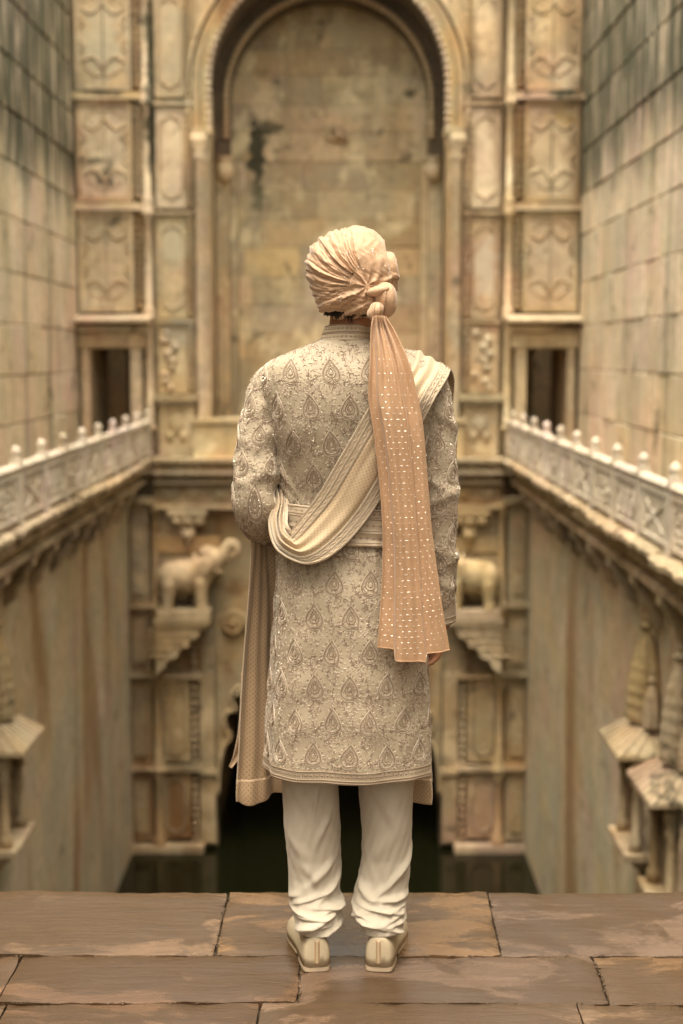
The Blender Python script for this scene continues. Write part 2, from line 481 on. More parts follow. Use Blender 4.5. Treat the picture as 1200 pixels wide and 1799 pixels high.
def rough_slab(x00, x01, x10, x11, y0, y1, seed, name='paving_slab', gap=.0016):
    """near edge y0 from x00 to x01, far edge y1 from x10 to x11; ragged rim, slightly uneven top"""
    g = np.random.default_rng(seed)
    nx, ny = max(8, int((x01 - x00) / .028)), max(8, int((y1 - y0) / .028))
    u = np.linspace(0, 1, nx)[None, :]; v = np.linspace(0, 1, ny)[:, None]
    ph = g.uniform(0, 6.28, 12)
    X0 = x00 + (x10 - x00) * v; X1 = x01 + (x11 - x01) * v
    X = X0 + gap + (X1 - X0 - 2 * gap) * u
    Y = y0 + gap + (y1 - y0 - 2 * gap) * v + 0 * u
    def rag(t, a):
        return a * (np.sin(t * 23 + ph[0]) * .35 + np.sin(t * 61 + ph[1]) * .3 + np.sin(t * 131 + ph[2]) * .25 + g.normal(0, .55, t.shape) * .6)
    X = X + (u == 0) * abs(rag(v, .0028)) - (u == 1) * abs(rag(v + 3, .0028))
    Y = Y + (v == 0) * abs(rag(u, .003)) - (v == 1) * abs(rag(u + 5, .003))
    if g.random() < .8:                          # a chipped corner
        cu, cv = g.integers(0, 2), g.integers(0, 2)
        d = np.hypot((u - cu) * (x01 - x00), (v - cv) * (y1 - y0))
        w = np.clip(1 - d / g.uniform(.03, .05), 0, 1)
        X = X + w * (.006 if cu == 0 else -.006); Y = Y + w * (.004 if cv == 0 else -.004)
    Z = .0022 * np.sin(X * 9 + ph[3]) * np.sin(Y * 13 + ph[4]) + .0012 * np.sin(X * 31 + ph[5] + Y * 17) + g.normal(0, .00035, X.shape)
    Z = Z + g.normal(0, .0026) + (X - X.mean()) * g.normal(0, .002)
    rim = ((u == 0) | (u == 1) | (v == 0) | (v == 1))
    Z = np.where(rim, Z - .002 - abs(g.normal(0, .0016, X.shape)), Z)
    top = np.stack([X, Y, Z], -1)
    mb = MB(); mb.grid(top)
    ring = [(0, i) for i in range(nx)] + [(j, nx - 1) for j in range(1, ny)] + [(ny - 1, i) for i in range(nx - 2, -1, -1)] + [(j, 0) for j in range(ny - 2, 0, -1)]
    rv = np.array([top[a] for a in ring]); lo = rv.copy(); lo[:, 2] = -.09
    n = len(ring)
    mb.add(np.vstack([rv, lo]), [(i, i + n, (i + 1) % n + n, (i + 1) % n) for i in range(n)])
    return mb.build(name, M['paving'], TER, smooth=True)

y_a = float(gnd(600, 1566)[1]); y_b = float(gnd(600, 1678)[1]); y_c = float(gnd(600, 1761)[1])
def row(y0, y1, cuts_near, cuts_far, seed):
    for i in range(len(cuts_near) - 1):
        rough_slab(cuts_near[i], cuts_near[i + 1], cuts_far[i], cuts_far[i + 1], y0, y1, seed + i)
g_ = lambda px, py: float(gnd(px, py)[0])
row(y_b, y_a, [-2.4, -1.35, -.8 + .03, g_(376, 1677), g_(880, 1677), 1.35, 2.2], [-2.4, -1.33, -.8, g_(403, 1566), g_(856, 1566), 1.34, 2.2], 11)
row(y_c, y_b, [-2.3, -1.2, g_(0, 1746) , g_(524, 1761), g_(1071, 1761), 1.6, 2.4], [-2.3, -1.2, g_(40, 1678), g_(528, 1678), g_(1041, 1678), 1.58, 2.4], 31)
row(y_c - .36, y_c, [-2.3, -1.1, -.6, g_(452, 1799) , g_(1026, 1799), 1.5, 2.3], [-2.3, -1.1, -.6, g_(457, 1763), g_(1013, 1763), 1.5, 2.3], 51)
row(y_c - .78, y_c - .36, [-2.3, -1.4, -.75, .1, .62, 1.4, 2.3], [-2.3, -1.4, -.75, .1, .62, 1.4, 2.3], 71)
row(y_c - 1.25, y_c - .78, [-2.3, -1.2, -.4, .45, 1.2, 2.3], [-2.3, -1.2, -.4, .45, 1.2, 2.3], 91)

# grit and small flakes caught in the joints
g = np.random.default_rng(77); m = MB()
for yj in (y_b, y_c):
    for _ in range(420):
        x, y = g.uniform(-1.2, 1.6), yj + g.normal(0, .004); r = g.uniform(.0012, .0042) * g.uniform(.4, 1)
        m.ball((x, y, -.003 + r * .3), (r * g.uniform(.8, 1.8), r, r * .6), 5, 3)
for (xa, ya, xb, yb) in ((g_(403, 1566), y_a, g_(376, 1677), y_b), (g_(856, 1566), y_a, g_(880, 1677), y_b), (g_(528, 1678), y_b, g_(524, 1761), y_c), (g_(1041, 1678), y_b, g_(1071, 1761), y_c)):
    for _ in range(90):
        t = g.random(); r = g.uniform(.0012, .004) * g.uniform(.4, 1); x, y = xa + (xb - xa) * t + g.normal(0, .004), ya + (yb - ya) * t
        m.ball((x, y, -.003 + r * .3), (r, r * g.uniform(.8, 1.8), r * .6), 5, 3)
tag(m.build('joint_grit', M['paving'], TER), kind='stuff')

# ------------------------------------------------------------------ masonry pieces
def block(mb, x0, x1, z0, z1, depth, ch=.012, face=0.0):
    """a dressed block in local coordinates: front face towards -y at y = face, back at depth; rim chamfered"""
    a = [(x0, depth, z0), (x1, depth, z0), (x1, depth, z1), (x0, depth, z1)]
    b = [(x0, face + ch, z0), (x1, face + ch, z0), (x1, face + ch, z1), (x0, face + ch, z1)]
    c = [(x0 + ch, face, z0 + ch), (x1 - ch, face, z0 + ch), (x1 - ch, face, z1 - ch), (x0 + ch, face, z1 - ch)]
    f = [(8, 9, 10, 11)]
    for o in (0, 4):
        f += [(o + i, o + (i + 1) % 4, o + 4 + (i + 1) % 4, o + 4 + i) for i in range(4)]
    return mb.add(a + b + c, f)

def course_cuts(a, b, wmin, wmax, g, off=0.0):
    c = [a]
    x = a + off
    if off > wmin * .4: c.append(x)
    while True:
        x = c[-1] + g.uniform(wmin, wmax)
        if x > b - wmin * .6: break
        c.append(x)
    c.append(b)
    return c

# upper side walls, built block by block
for sgn, side in ((-1, 'left'), (1, 'right')):
    lab = {'left': 'tall mossy block wall rising behind the left balustrade', 'right': 'tall mossy block wall rising behind the right balustrade'}[side]
    W = thing('stone_wall', (sgn * HALF_WALL, 15, 0), lab, 'wall', 'upper walls along the walkways')
    mb = MB()
    xa, xb = sorted((sgn * (HALF_WALL + .05), sgn * (HALF_WALL + .9)))
    mb.box(xa, xb, -9.0, YB + 3.0, -.3, SIDE_TOP)  # unseen run beside and behind the camera, added to darken the man's back
    mb.build('wall_core', M['joint'], W)
    g = np.random.default_rng(5 if sgn < 0 else 6)
    z = 0.0; i = 0
    while z < SIDE_TOP - .1:
        h = g.uniform(.6, .72); z1 = min(z + h, SIDE_TOP)
        cuts = course_cuts(9.0, YB, .75, 1.05, g, g.uniform(0, .6))
        for a, b in zip(cuts[:-1], cuts[1:]):
            gp = .012 if z < 3.6 else .026
            m = MB(); block(m, 0, b - a - gp, 0, z1 - z - gp, .12, .012, g.uniform(-.012, .012))
            V = m.v[0]
            # turn local (x along wall, y into wall) to world
            P = np.empty_like(V)
            P[:, 0] = sgn * (HALF_WALL + V[:, 1]); P[:, 1] = (a + gp / 2) + V[:, 0]; P[:, 2] = z + gp / 2 + V[:, 2]
            m.v[0] = P
            m.build('stone_block', M['side_wall'], W)
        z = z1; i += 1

# walls of the pit: tall smooth panels, shrines stand out from them
PIT = {}
for sgn, side in ((-1, 'left'), (1, 'right')):
    lab = 'stained smooth pit wall below the %s balustrade' % side
    W = PIT[sgn] = thing('pit_wall', (sgn * HALF_PIT, 14, -7), lab, 'wall', 'smooth walls of the pit')
    xa, xb = sorted((sgn * (HALF_PIT + .03), sgn * (HALF_PIT + .72)))
    MB().box(xa, xb, EDGE_Y, YB, -7.2, -.55).build('wall_core', M['joint'], W)
    g = np.random.default_rng(15 + sgn)
    cuts = [EDGE_Y, 6.4, 9.1, 11.2, 13.0 if sgn < 0 else 12.6, 14.95 if sgn < 0 else 15.6, 17.3 if sgn < 0 else 18.4, 20.2 if sgn < 0 else 20.4, YB - .02]
    for a, b in zip(cuts[:-1], cuts[1:]):
        zs = [-7.2]
        while zs[-1] < -1.6: zs.append(zs[-1] + g.uniform(.95, 1.35))
        zs[-1] = -.56
        for z0, z1 in zip(zs[:-1], zs[1:]):
            sp = [0, b - a] if (b - a) < 2.0 or g.random() < .45 else [0, (b - a) * g.uniform(.35, .65), b - a]
            for u0, u1 in zip(sp[:-1], sp[1:]):
                e0, e1 = (.015 if u0 == 0 else .003), (.015 if u1 == b - a else .003)
                m = MB(); block(m, u0 + e0, u1 - e1, 0, z1 - z0 - .004, .06, .002, 0.0)
                V = m.v[0]; P = np.empty_like(V)
                P[:, 0] = sgn * (HALF_PIT + V[:, 1]); P[:, 1] = a + V[:, 0]; P[:, 2] = z0 + .0025 + V[:, 2]
                m.v[0] = P
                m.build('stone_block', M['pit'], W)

# ------------------------------------------------------------------ walkways: floor, coping stones, moulded cornice underneath
for sgn, side in ((-1, 'left'), (1, 'right')):
    xa, xb = sorted((sgn * (HALF_LEDGE + .3), sgn * HALF_WALL))
    W = tag(MB().box(xa, xb, EDGE_Y - .03, YB, -.55, -.01).build('walkway', M['ledge'], None, (sgn * 3.2, 13, 0)), kind='structure')
    g = np.random.default_rng(25 + sgn)
    cuts = course_cuts(EDGE_Y + .02, YB - .35, 1.0, 1.9, g)
    for a, b in zip(cuts[:-1], cuts[1:]):
        # coping stone with a worn, wavy nose
        n = 14
        t = np.linspace(a + .006, b - .006, n)
        wob = g.normal(0, .018, n) + g.normal(0, .025)
        zt = g.normal(0, .008)
        prof = [(.5, -.09), (.04, -.1), (.0, -.075), (-.005, -.03), (.035, .0), (.5, .002)]
        P = np.zeros((n, len(prof), 3))
        for k, (dx, dz) in enumerate(prof):
            nose = 1.0 if dx < .3 else 0.0
            P[:, k, 0] = sgn * (HALF_LEDGE + dx + wob * nose)
            P[:, k, 1] = t
            P[:, k, 2] = dz + zt + nose * g.normal(0, .006, n)
        m = MB(); m.grid(P)
        m.add(P[0], [tuple(range(len(prof)))]); m.add(P[-1], [tuple(range(len(prof)))])
        m.build('coping_stone', M['ledge'], W)
    for k, (dx, z0, z1) in enumerate([(.09, -.2, -.105), (.2, -.33, -.2), (.14, -.40, -.33), (.31, -.56, -.40)]):
        x0, x1 = sorted((sgn * (HALF_LEDGE + dx), sgn * (HALF_LEDGE + .7)))
        MB().box(x0, x1, EDGE_Y + .03, YB - .32, z0, z1).build('cornice_band', M['ledge'], W)
    # brackets under the cornice
    y = 8.2
    while y < YB - .6:
        poly = [(0, -.41), (0, -.5), (.06, -.56), (.09, -.66), (.17, -.72), (.19, -.84), (.3, -.9), (.3, -.41)]
        m = MB()
        pts = [(sgn * (HALF_LEDGE + .155 + p[0]), p[1]) for p in poly]
        m.prism(pts, y - .09, y + .09)
        m.build('bracket', M['ledge'], W)
        y += 1.12
    # fallen leaf dirt line where the panels stand: little drip course of lozenges
    m = MB()
    y = 7.0
    while y < YB - .4:
        x0, x1 = sorted((sgn * (HALF_LEDGE + .075), sgn * (HALF_LEDGE + .12)))
        m.box(x0, x1, y, y + .07, -.19, -.115)
        y += .13
    tag(m.build('dentil_row', M['ledge'], W), kind='stuff')

# ------------------------------------------------------------------ balustrades
def finial_mesh():
    prof = [(.028, 0), (.047, .01), (.047, .022), (.026, .032), (.042, .05), (.05, .07), (.044, .094), (.027, .114), (.011, .126), (.003, .134)]
    return MB().lathe(prof, (0, 0, 0), 12).mesh('finial', M['balus'], True)
def post_mesh():
    m = MB()
    m.box(-.055, .055, -.055, .055, 0, .09).box(-.045, .045, -.045, .045, .09, .53).box(-.056, .056, -.056, .056, .53, .565).box(-.047, .047, -.047, .047, .565, .60)
    return m.mesh('post', M['balus'])
FIN, POST = finial_mesh(), post_mesh()
def panel_mesh(L, v):
    m = MB()                                    # local: along y 0..L, thin in x
    m.box(-.022, .022, 0, L, .03, .50)
    return m.mesh('panel', M['balus'])
def carving_mesh(L, v):
    m = MB()
    for s in (-1, 1):
        def bar(y0, y1, z0, z1, t=.02):
            x0, x1 = sorted((s * .0215, s * (.022 + t)))
            m.box(x0, x1, y0, y1, z0, z1)
        bar(.02, L - .02, .05, .085); bar(.02, L - .02, .44, .475); bar(.02, .06, .085, .44); bar(L - .06, L - .02, .085, .44)
        for q in range(10):
            y = .09 + (L - .18) * (q + .5) / 10
            bar(y - .018, y + .018, .395, .425, .012)
        c = np.array([s * .026, L / 2, .245])
        w, h = L * .30, .115
        kk = 40
        if v == 0:
            ring = [c + np.array([0, w * (1 + .14 * math.cos(8 * a)) * math.cos(a), h * (1 + .14 * math.cos(8 * a)) * math.sin(a)]) for a in np.linspace(0, 2 * math.pi, kk, False)]
            m.tube(ring, .012, 5, True)
            for a in np.linspace(0, 2 * math.pi, 8, False):
                m.ball(c + np.array([0, w * .5 * math.cos(a), h * .5 * math.sin(a)]), (.012, .045, .03), 6, 4)
        elif v == 1:
            for q in (-1, 1):
                m.tube([c + np.array([0, -w, q * h]), c, c + np.array([0, w, -q * h])], .012, 5)
            m.tube([c + np.array([0, w, 0]), c + np.array([0, 0, h]), c + np.array([0, -w, 0]), c + np.array([0, 0, -h])], .012, 5, True)
            m.ball(c, (.014, .05, .05), 8, 5)
        else:
            for q in range(3):
                cc = c + np.array([0, (q - 1) * w * .8, 0])
                ring = [cc + np.array([0, w * .33 * math.cos(a), h * .95 * math.sin(a)]) for a in np.linspace(0, 2 * math.pi, 24, False)]
                m.tube(ring, .011, 5, True)
                m.ball(cc, (.014, .03, .05), 6, 4)
        for sy in (-1, 1):
            for sz in (-1, 1):
                m.ball(c + np.array([0, sy * L * .39, sz * .12]), (.012, .03, .03), 6, 4)
    return m.mesh('carving', M['balus'])
def rail_mesh(L):
    P = np.array([[(dx, y, z) for dx, z in ((-.045, .5), (-.052, .53), (-.03, .558), (.03, .558), (.052, .53), (.045, .5))] for y in (0, L)])
    m = MB(); m.grid(P, True); m.add(P[0], [(0, 1, 2, 3, 4, 5)]); m.add(P[1], [(5, 4, 3, 2, 1, 0)])
    return m.mesh('rail', M['balus'])
for sgn, side, y0, step, npost in ((-1, 'left', YB - .2, 1.105, 13), (1, 'right', YB - .72, 1.15, 13)):
    X = sgn * (HALF_LEDGE + .12)
    B = thing('balustrade', (X, 15, 0), 'low carved stone balustrade with bud finials on the %s walkway' % side, 'balustrade', 'balustrades along the pit')
    L = step - .09
    variants = [(panel_mesh(L, v), carving_mesh(L, v)) for v in range(3)]
    RAIL = rail_mesh(L)
    for k in range(npost):
        y = y0 - k * step
        p = obj('post', POST, B, (X, y, 0)); obj('finial', FIN, p, (X, y, .595))
        if k:
            c = variants[(k * 2 + (sgn > 0)) % 3]
            pa = obj('panel', c[0], B, (X, y + .045, 0)); obj('carving', c[1], pa, (X, y + .045, 0))
            obj('rail', RAIL, B, (X, y + .045, 0))
    if sgn > 0:                                  # the short return against the facade
        pa = obj('panel', panel_mesh(.63, 0), B, (X, y0 + .045, 0)); obj('carving', carving_mesh(.63, 1), pa, (X, y0 + .045, 0)); obj('rail', rail_mesh(.63), B, (X, y0 + .045, 0))

# ------------------------------------------------------------------ the arched gateway at the far end (above the walkway level)
G = thing('arched_gateway', (0, YB, 0), 'tall carved stone gateway with a deep blind arch at the far end', 'gateway')
def hx(px): return float(abs(at(px, 500, YB)[0]))
def uz(py): return float(at(580, py, YB)[2])
ARCH_R, ARCH_Z = 1.80, uz(150)
DEPTH = 1.6
x_out, x_col, x_in0, x_in1 = HALF_WALL, hx(262), hx(276), hx(342)
d0, d1, door_top = hx(157), hx(228), uz(613)
for s in (-1, 1):
    def bx(a, b, y0, y1, z0, z1, name, mat=M['facade'], parent=G):
        xa, xb = sorted((s * a, s * b))
        return MB().box(xa, xb, y0, y1, z0, z1).build(name, mat, parent)
    # masonry behind the carving, with a real doorway into a dark room
    bx(d0, x_out + .3, YB + .12, YB + DEPTH, -.02, door_top, 'pier_wall')
    bx(d1, x_out + .3, YB + .12, YB + DEPTH, door_top + .002, WALL_TOP, 'pier_wall')
    bx(ARCH_R + .02, d1 - .002, YB + .12, YB + DEPTH, -.02, WALL_TOP, 'pier_wall')
    bx(d1 - .3, x_out + .3, YB + 3.4, YB + 3.6, -.02, 2.6, 'room_wall')
    bx(d1 - .3, d1 - .1, YB + DEPTH, YB + 3.4, -.02, 2.6, 'room_wall')
    bx(x_out + .1, x_out + .3, YB + DEPTH, YB + 3.4, -.02, 2.6, 'room_wall')
    bx(d1 - .3, x_out + .3, YB + DEPTH, YB + 2.7, 2.6, 2.8, 'room_roof')  # stops short of the back wall, gap added to let sky light in
    bx(d1 - .3, x_out + .3, YB, YB + 3.6, -.3, -.022, 'room_wall')
    xm = s * (d0 * .62 + d1 * .38)
    MB().lathe([(.12, 0), (.12, .25), (.08, .3), (.075, 1.5), (.12, 1.6), (.14, 1.75), (.14, 2.6)], (xm, YB + 2.6, 0), 12).build('room_column', M['facade'], G, smooth=True)
    # door frame: jambs, lintel, eave slab
    D = bx(d1 - .17, d1 - .004, YB - .09, YB + .2, 0, door_top + .02, 'door_jamb', M['facade_pale'])
    bx(d0 + .004, d0 + .12, YB - .09, YB + .2, 0, door_top + .02, 'door_jamb', M['facade_pale'])
    bx(d1 - .24, x_out - .02, YB - .13, YB + .1, door_top + .022, uz(585), 'lintel', M['facade_pale'])
    bx(d1 - .3, x_out - .005, YB - .2, YB + .05, uz(584), uz(573), 'lintel_moulding', M['facade'])
    # eave slab over the door
    poly = [(0, uz(572)), (.42, uz(566)), (.42, uz(562)), (0, uz(552))]
    m = MB(); xa, xb = sorted((s * (d1 - .33), s * (x_out - .01)))
    m.prism([(YB - p[0], p[1]) for p in poly], xa, xb, 'x'); m.build('door_eave', M['facade_pale'], G)
    # tiers of carved panels on the outer pier
    tiers = [(uz(548), uz(372)), (uz(355), uz(178)), (uz(160), uz(-28)), (uz(-45), WALL_TOP)]
    for q, (z0, z1) in enumerate(tiers):
        a, b = x_col + .22, x_out - .05
        pn = bx(a, b, YB - .05, YB + .13, z0 + .04, z1 - .04, 'carved_panel', M['facade_pale'] if q != 2 else M['facade'])
        # frame strips
        m = MB()
        for (u0, u1, w0, w1) in ((a, b, z0 + .0, z0 + .07), (a, b, z1 - .07, z1), (a, a + .06, z0 + .07, z1 - .07), (b - .06, b, z0 + .07, z1 - .07)):
            xa, xb = sorted((s * u0, s * u1)); m.box(xa, xb, YB - .085, YB + .13, w0, w1)
        m.build('panel_frame', M['facade'], G)
        # brace-shaped relief: lobed lines, top and bottom
        cx = s * (a + b) / 2; w = (b - a) * .37; H = z1 - z0
        for (zc, up) in ((z0 + H * .24, 1), (z1 - H * .2, -1)):
            m = MB()
            for e in (-1, 1):
                pts = [(cx + e * w, zc + up * .03), (cx + e * w * .8, zc + up * .10), (cx + e * w * .5, zc + up * .115), (cx + e * w * .25, zc + up * .05), (cx, zc - up * .06)]
                P = smooth_path(pts, 14)
                m.tube([(p[0], YB - .046, p[1]) for p in P], .028, 6)
                P = smooth_path([(cx + e * w * .95, zc - up * .02), (cx + e * w * .55, zc - up * .12), (cx + e * w * .2, zc - up * .16), (cx, zc - up * .06)], 12)
                m.tube([(p[0], YB - .044, p[1]) for p in P], .02, 6)
            m.build('relief', M['carve'], pn, smooth=True)
        for e in (-1, 1):
            for zc in (z0 + H * .42, z1 - H * .36):
                P = smooth_path([(cx + e * w * 1.12, zc + .09), (cx + e * w * .93, zc), (cx + e * w * 1.12, zc - .09)], 10)
                MB().tube([(p[0], YB - .052, p[1]) for p in P], .022, 6).build('relief', M['carve'], pn, smooth=True)
        m = MB(); m.box(cx - .008, cx + .008, YB - .054, YB - .05, z0 + .08, z1 - .08)
        m.build('panel_joint', M['joint'], pn)
        # string course above the tier
        if q < 3:
            bx(x_col - .05, x_out - .005, YB - .14, YB + .13, z1 + .012, z1 + .065, 'string_course', M['facade_pale'])
            bx(x_col - .02, x_out - .01, YB - .10, YB + .13, z1 + .068, z1 + .13, 'string_course', M['facade'])
        # toothed strip beside the panel
        m = MB(); zz = z0 + .05; m.box(s * (x_col + .14) - .075, s * (x_col + .14) + .075, YB + .001, YB + .13, z0 + .04, z1 - .04)
        while zz < z1 - .08:
            xa = s * (x_col + .14)
            m.add([(xa - .075, YB, zz), (xa + .075, YB, zz), (xa + .075, YB, zz + .085), (xa - .075, YB, zz + .085), (xa, YB - .13, zz + .06)], [(0, 1, 4), (1, 2, 4), (2, 3, 4), (3, 0, 4)])
            zz += .105
        tag(m.build('tooth_strip', M['facade_pale'], G), kind='stuff')
    # colonnette between the two panel columns
    m = MB(); prof = []
    zz = 0.4
    for (z0, z1) in [(.4, uz(555))] + tiers:
        prof += [(.085, z0), (.085, z0 + .05), (.058, z0 + .08), (.055, z1 - .1), (.09, z1 - .06), (.1, z1 - .02), (.085, z1)]
    m.lathe(prof, (s * (x_col - .005), YB - .08, 0), 10); m.build('colonnette', M['facade_pale'], G, smooth=True)
    # inner panels with long lobed niches
    tin = [(uz(690), uz(570)), (uz(560), uz(380)), (uz(366), uz(188)), (uz(172), uz(-20)), (uz(-40), WALL_TOP)]
    for q, (z0, z1) in enumerate(tin):
        a, b = x_in1 + .02, x_in0 - .02
        pn = bx(a, b, YB - .07, YB + .13, z0, z1, 'niche_panel', M['facade_pale'] if q in (0, 2) else M['facade'])
        cx = s * ((a + b) / 2 + .04); w = .17; H = z1 - z0
        m = MB()
        top, bot = z1 - .2, z0 + .2
        out = [(cx - w, bot + .1), (cx - w, top - .1), (cx - w * .75, top), (cx - w * .3, top + .02), (cx, top + .09), (cx + w * .3, top + .02), (cx + w * .75, top), (cx + w, top - .1),
               (cx + w, bot + .1), (cx + w * .75, bot), (cx + w * .3, bot - .02), (cx, bot - .09), (cx - w * .3, bot - .02), (cx - w * .75, bot)]
        if q == 0:
            for t in range(9):
                m.ball((cx + random.uniform(-.15, .15), YB - .075, z0 + H * (t + .7) / 10), (random.uniform(.05, .1), .05, random.uniform(.05, .09)), 8, 5)
            m.build('figure_carving', M['facade_pale'], pn, smooth=True)
        else:
            m.tube([(p[0], YB - .072, p[1]) for p in out], .02, 6, True)
            m.build('niche_outline', M['carve'], pn, smooth=True)
        m = MB(); zz = z0 + .04
        while zz < z1 - .08:
            xa = s * (a + .05)
            m.add([(xa - .06, YB - .07, zz), (xa + .06, YB - .07, zz), (xa + .06, YB - .07, zz + .08), (xa - .06, YB - .07, zz + .08), (xa, YB - .17, zz + .055)], [(0, 1, 4), (1, 2, 4), (2, 3, 4), (3, 0, 4)])
            zz += .1
        tag(m.build('tooth_strip', M['facade'], pn), kind='stuff')
        bx(a - .02, b + .02, YB - .13, YB + .13, z1 + .015, z1 + .065, 'string_course', M['facade'])
    # bracketed shelf under the inner panels, then a dado block with a carving
    bx(x_in1 - .05, x_in0 + .05, YB - .2, YB + .13, uz(703), uz(692), 'shelf', M['facade'])
    m = MB()
    for t in range(8):
        cx = s * (x_in1 + (x_in0 - x_in1) * (t + .5) / 8)
        m.box(cx - .025, cx + .025, YB - .18, YB - .02, uz(710), uz(703.5))
    tag(m.build('shelf_dentils', M['facade'], G), kind='stuff')
    dd = bx(x_in1 + .02, x_in0 - .02, YB - .1, YB + .13, 0, uz(712), 'dado_block', M['facade_pale'])
    m = MB(); cx = s * (x_in1 + x_in0) / 2; zc = uz(752)
    m.ball((cx, YB - .1, zc + .05), (.13, .05, .17), 10, 6); m.ball((cx - .1, YB - .1, zc - .12), (.08, .05, .1), 8, 5); m.ball((cx + .1, YB - .1, zc - .12), (.08, .05, .1), 8, 5)
    m.build('figure_carving', M['facade'], dd, smooth=True)
    # tall shafts carrying the arch
    for (xx, rr, yy) in ((x_in1 - .10, .085, -.06), (ARCH_R + .06, .06, -.02)):
        m = MB(); zc = uz(262)
        m.lathe([(rr * 1.5, .02), (rr * 1.5, .2), (rr * 1.1, .26), (rr, .3), (rr * .95, zc - .2), (rr * 1.2, zc - .15), (rr * 1.2, zc - .1), (rr * 1.0, zc - .05), (rr * 1.7, zc + .08), (rr * 1.8, zc + .2)], (s * xx, YB + yy, 0), 12)
        m.build('shaft', M['facade'], G, smooth=True)
    bx(ARCH_R - .05, x_in1 + .0, YB - .17, YB + .3, uz(262) + .2, uz(240) + .12, 'capital', M['facade'])
    # inner jamb pilasters of the blind arch
    bx(ARCH_R - .32, ARCH_R + .019, YB + DEPTH - .28, YB + DEPTH, .56, uz(268), 'inner_pilaster', M['niche'])

# spandrel over the arch: one wall with a round-headed opening
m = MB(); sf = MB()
arc = [(-ARCH_R, uz(262) + .3)] + [(-p[0], p[1]) for p in arc_xz(0, ARCH_Z, ARCH_R, 0, 180, 40)] + [(ARCH_R, uz(262) + .3)]
for i in range(len(arc) - 1):
    (xa, za), (xb, zb) = arc[i], arc[i + 1]
    if abs(xa - xb) < 1e-6: continue
    v = [(xa, YB, za), (xb, YB, zb), (xb, YB, WALL_TOP), (xa, YB, WALL_TOP), (xa, YB + DEPTH, za), (xb, YB + DEPTH, zb), (xb, YB + DEPTH, WALL_TOP), (xa, YB + DEPTH, WALL_TOP)]
    m.add(v, [(0, 1, 2, 3), (4, 7, 6, 5), (3, 2, 6, 7)])
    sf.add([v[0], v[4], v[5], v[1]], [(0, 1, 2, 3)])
m.build('spandrel_wall', M['facade'], G); sf.build('arch_soffit', M['soffit_shade'], G)  # underside drawn dark: its shade is painted into the stone colour
# arch mouldings: three concentric raised bands and the beaded edge
for (r0, r1, pr, mt) in ((ARCH_R + .03, ARCH_R + .11, .10, 'lower'), (ARCH_R + .13, ARCH_R + .25, .06, 'lower'), (ARCH_R + .28, ARCH_R + .33, .12, 'facade')):
    m = MB(); n = 48
    zb = uz(240) + .12
    def pts(r):
        a = [(-r, zb)] if True else []
        a += [(-p[0], p[1]) for p in arc_xz(0, ARCH_Z, r, 0, 180, n)]
        return a + [(r, zb)]
    A, Bq = pts(r0), pts(r1)
    P = np.array([[(A[i][0], YB + .13, A[i][1]), (A[i][0], YB - pr, A[i][1]), (Bq[i][0], YB - pr, Bq[i][1]), (Bq[i][0], YB + .13, Bq[i][1])] for i in range(len(A))])
    m.grid(P); m.build('arch_moulding', M[mt], G)
m = MB()
for a in np.linspace(-24, 204, 66):
    for (rr, yy, rb) in ((ARCH_R + .0, YB - .06, .052),):
        x = rr * math.cos(R(a)); z = ARCH_Z + rr * math.sin(R(a))
        if a < 0 or a > 180: x = math.copysign(rr, x)
        m.ball((x, yy, z), rb, 8, 5)
tag(m.build('bead_string', M['facade_pale'], G, smooth=True), kind='stuff')
# the inner arch, smaller and set back, its own beaded rim
IR, IY = 1.59, YB + 1.0
n = 48; zb = uz(262)
A = [(-IR, zb)] + [(-p[0], p[1]) for p in arc_xz(0, ARCH_Z - .04, IR, 0, 180, n)] + [(IR, zb)]
Bq = [(-ARCH_R + .004, zb)] + [(-p[0], p[1]) for p in arc_xz(0, ARCH_Z, ARCH_R - .004, 0, 180, n)] + [(ARCH_R - .004, zb)]
P = np.array([[(A[i][0], YB + DEPTH - .02, A[i][1]), (A[i][0], IY, A[i][1]), (Bq[i][0], IY, Bq[i][1])] for i in range(len(A))])
m = MB(); m.grid(P); m.build('inner_arch_rib', M['soffit_shade'], G)  # same dark stone, so the rib carries painted shade too
for s in (-1, 1):
    xa, xb = sorted((s * IR, s * (ARCH_R - .004))); MB().box(xa, xb, IY, YB + DEPTH - .29, .56, zb).build('inner_jamb', M['facade'], G)
    MB().lathe([(.05, -.02), (.12, .06), (.14, .2), (.1, .3), (.16, .36)], (s * (IR + .05), IY - .05, zb - .35), 10).build('cusp_corbel', M['facade_pale'], G, smooth=True)
m = MB()
for a in np.linspace(-20, 200, 60):
    x = (IR + .03) * math.cos(R(a)); z = ARCH_Z - .04 + (IR + .03) * math.sin(R(a))
    if a < 0 or a > 180: x = math.copysign(IR + .03, x)
    m.ball((x, IY - .02, z), .052, 8, 5)
tag(m.build('bead_string', M['facade_pale'], G, smooth=True), kind='stuff')
# the back of the blind arch: coursed blocks
nb = MB().box(-ARCH_R - .3, ARCH_R + .3, YB + DEPTH + .04, YB + DEPTH + .4, -.02, WALL_TOP).build('niche_wall', M['joint'], G)
g = np.random.default_rng(99)
z = .57
while z < 7.6:
    z1 = z + g.uniform(.42, .48)
    cuts = course_cuts(-ARCH_R - .02, ARCH_R + .02, .6, 1.9, g, g.uniform(.2, .9))
    for a, b in zip(cuts[:-1], cuts[1:]):
        mb = MB(); block(mb, a + .002, b - .002, z + .002, z1 - .002, YB + DEPTH + .1, .007, YB + DEPTH + g.uniform(-.012, .012))
        mb.build('stone_block', M['niche'], nb)
    z = z1
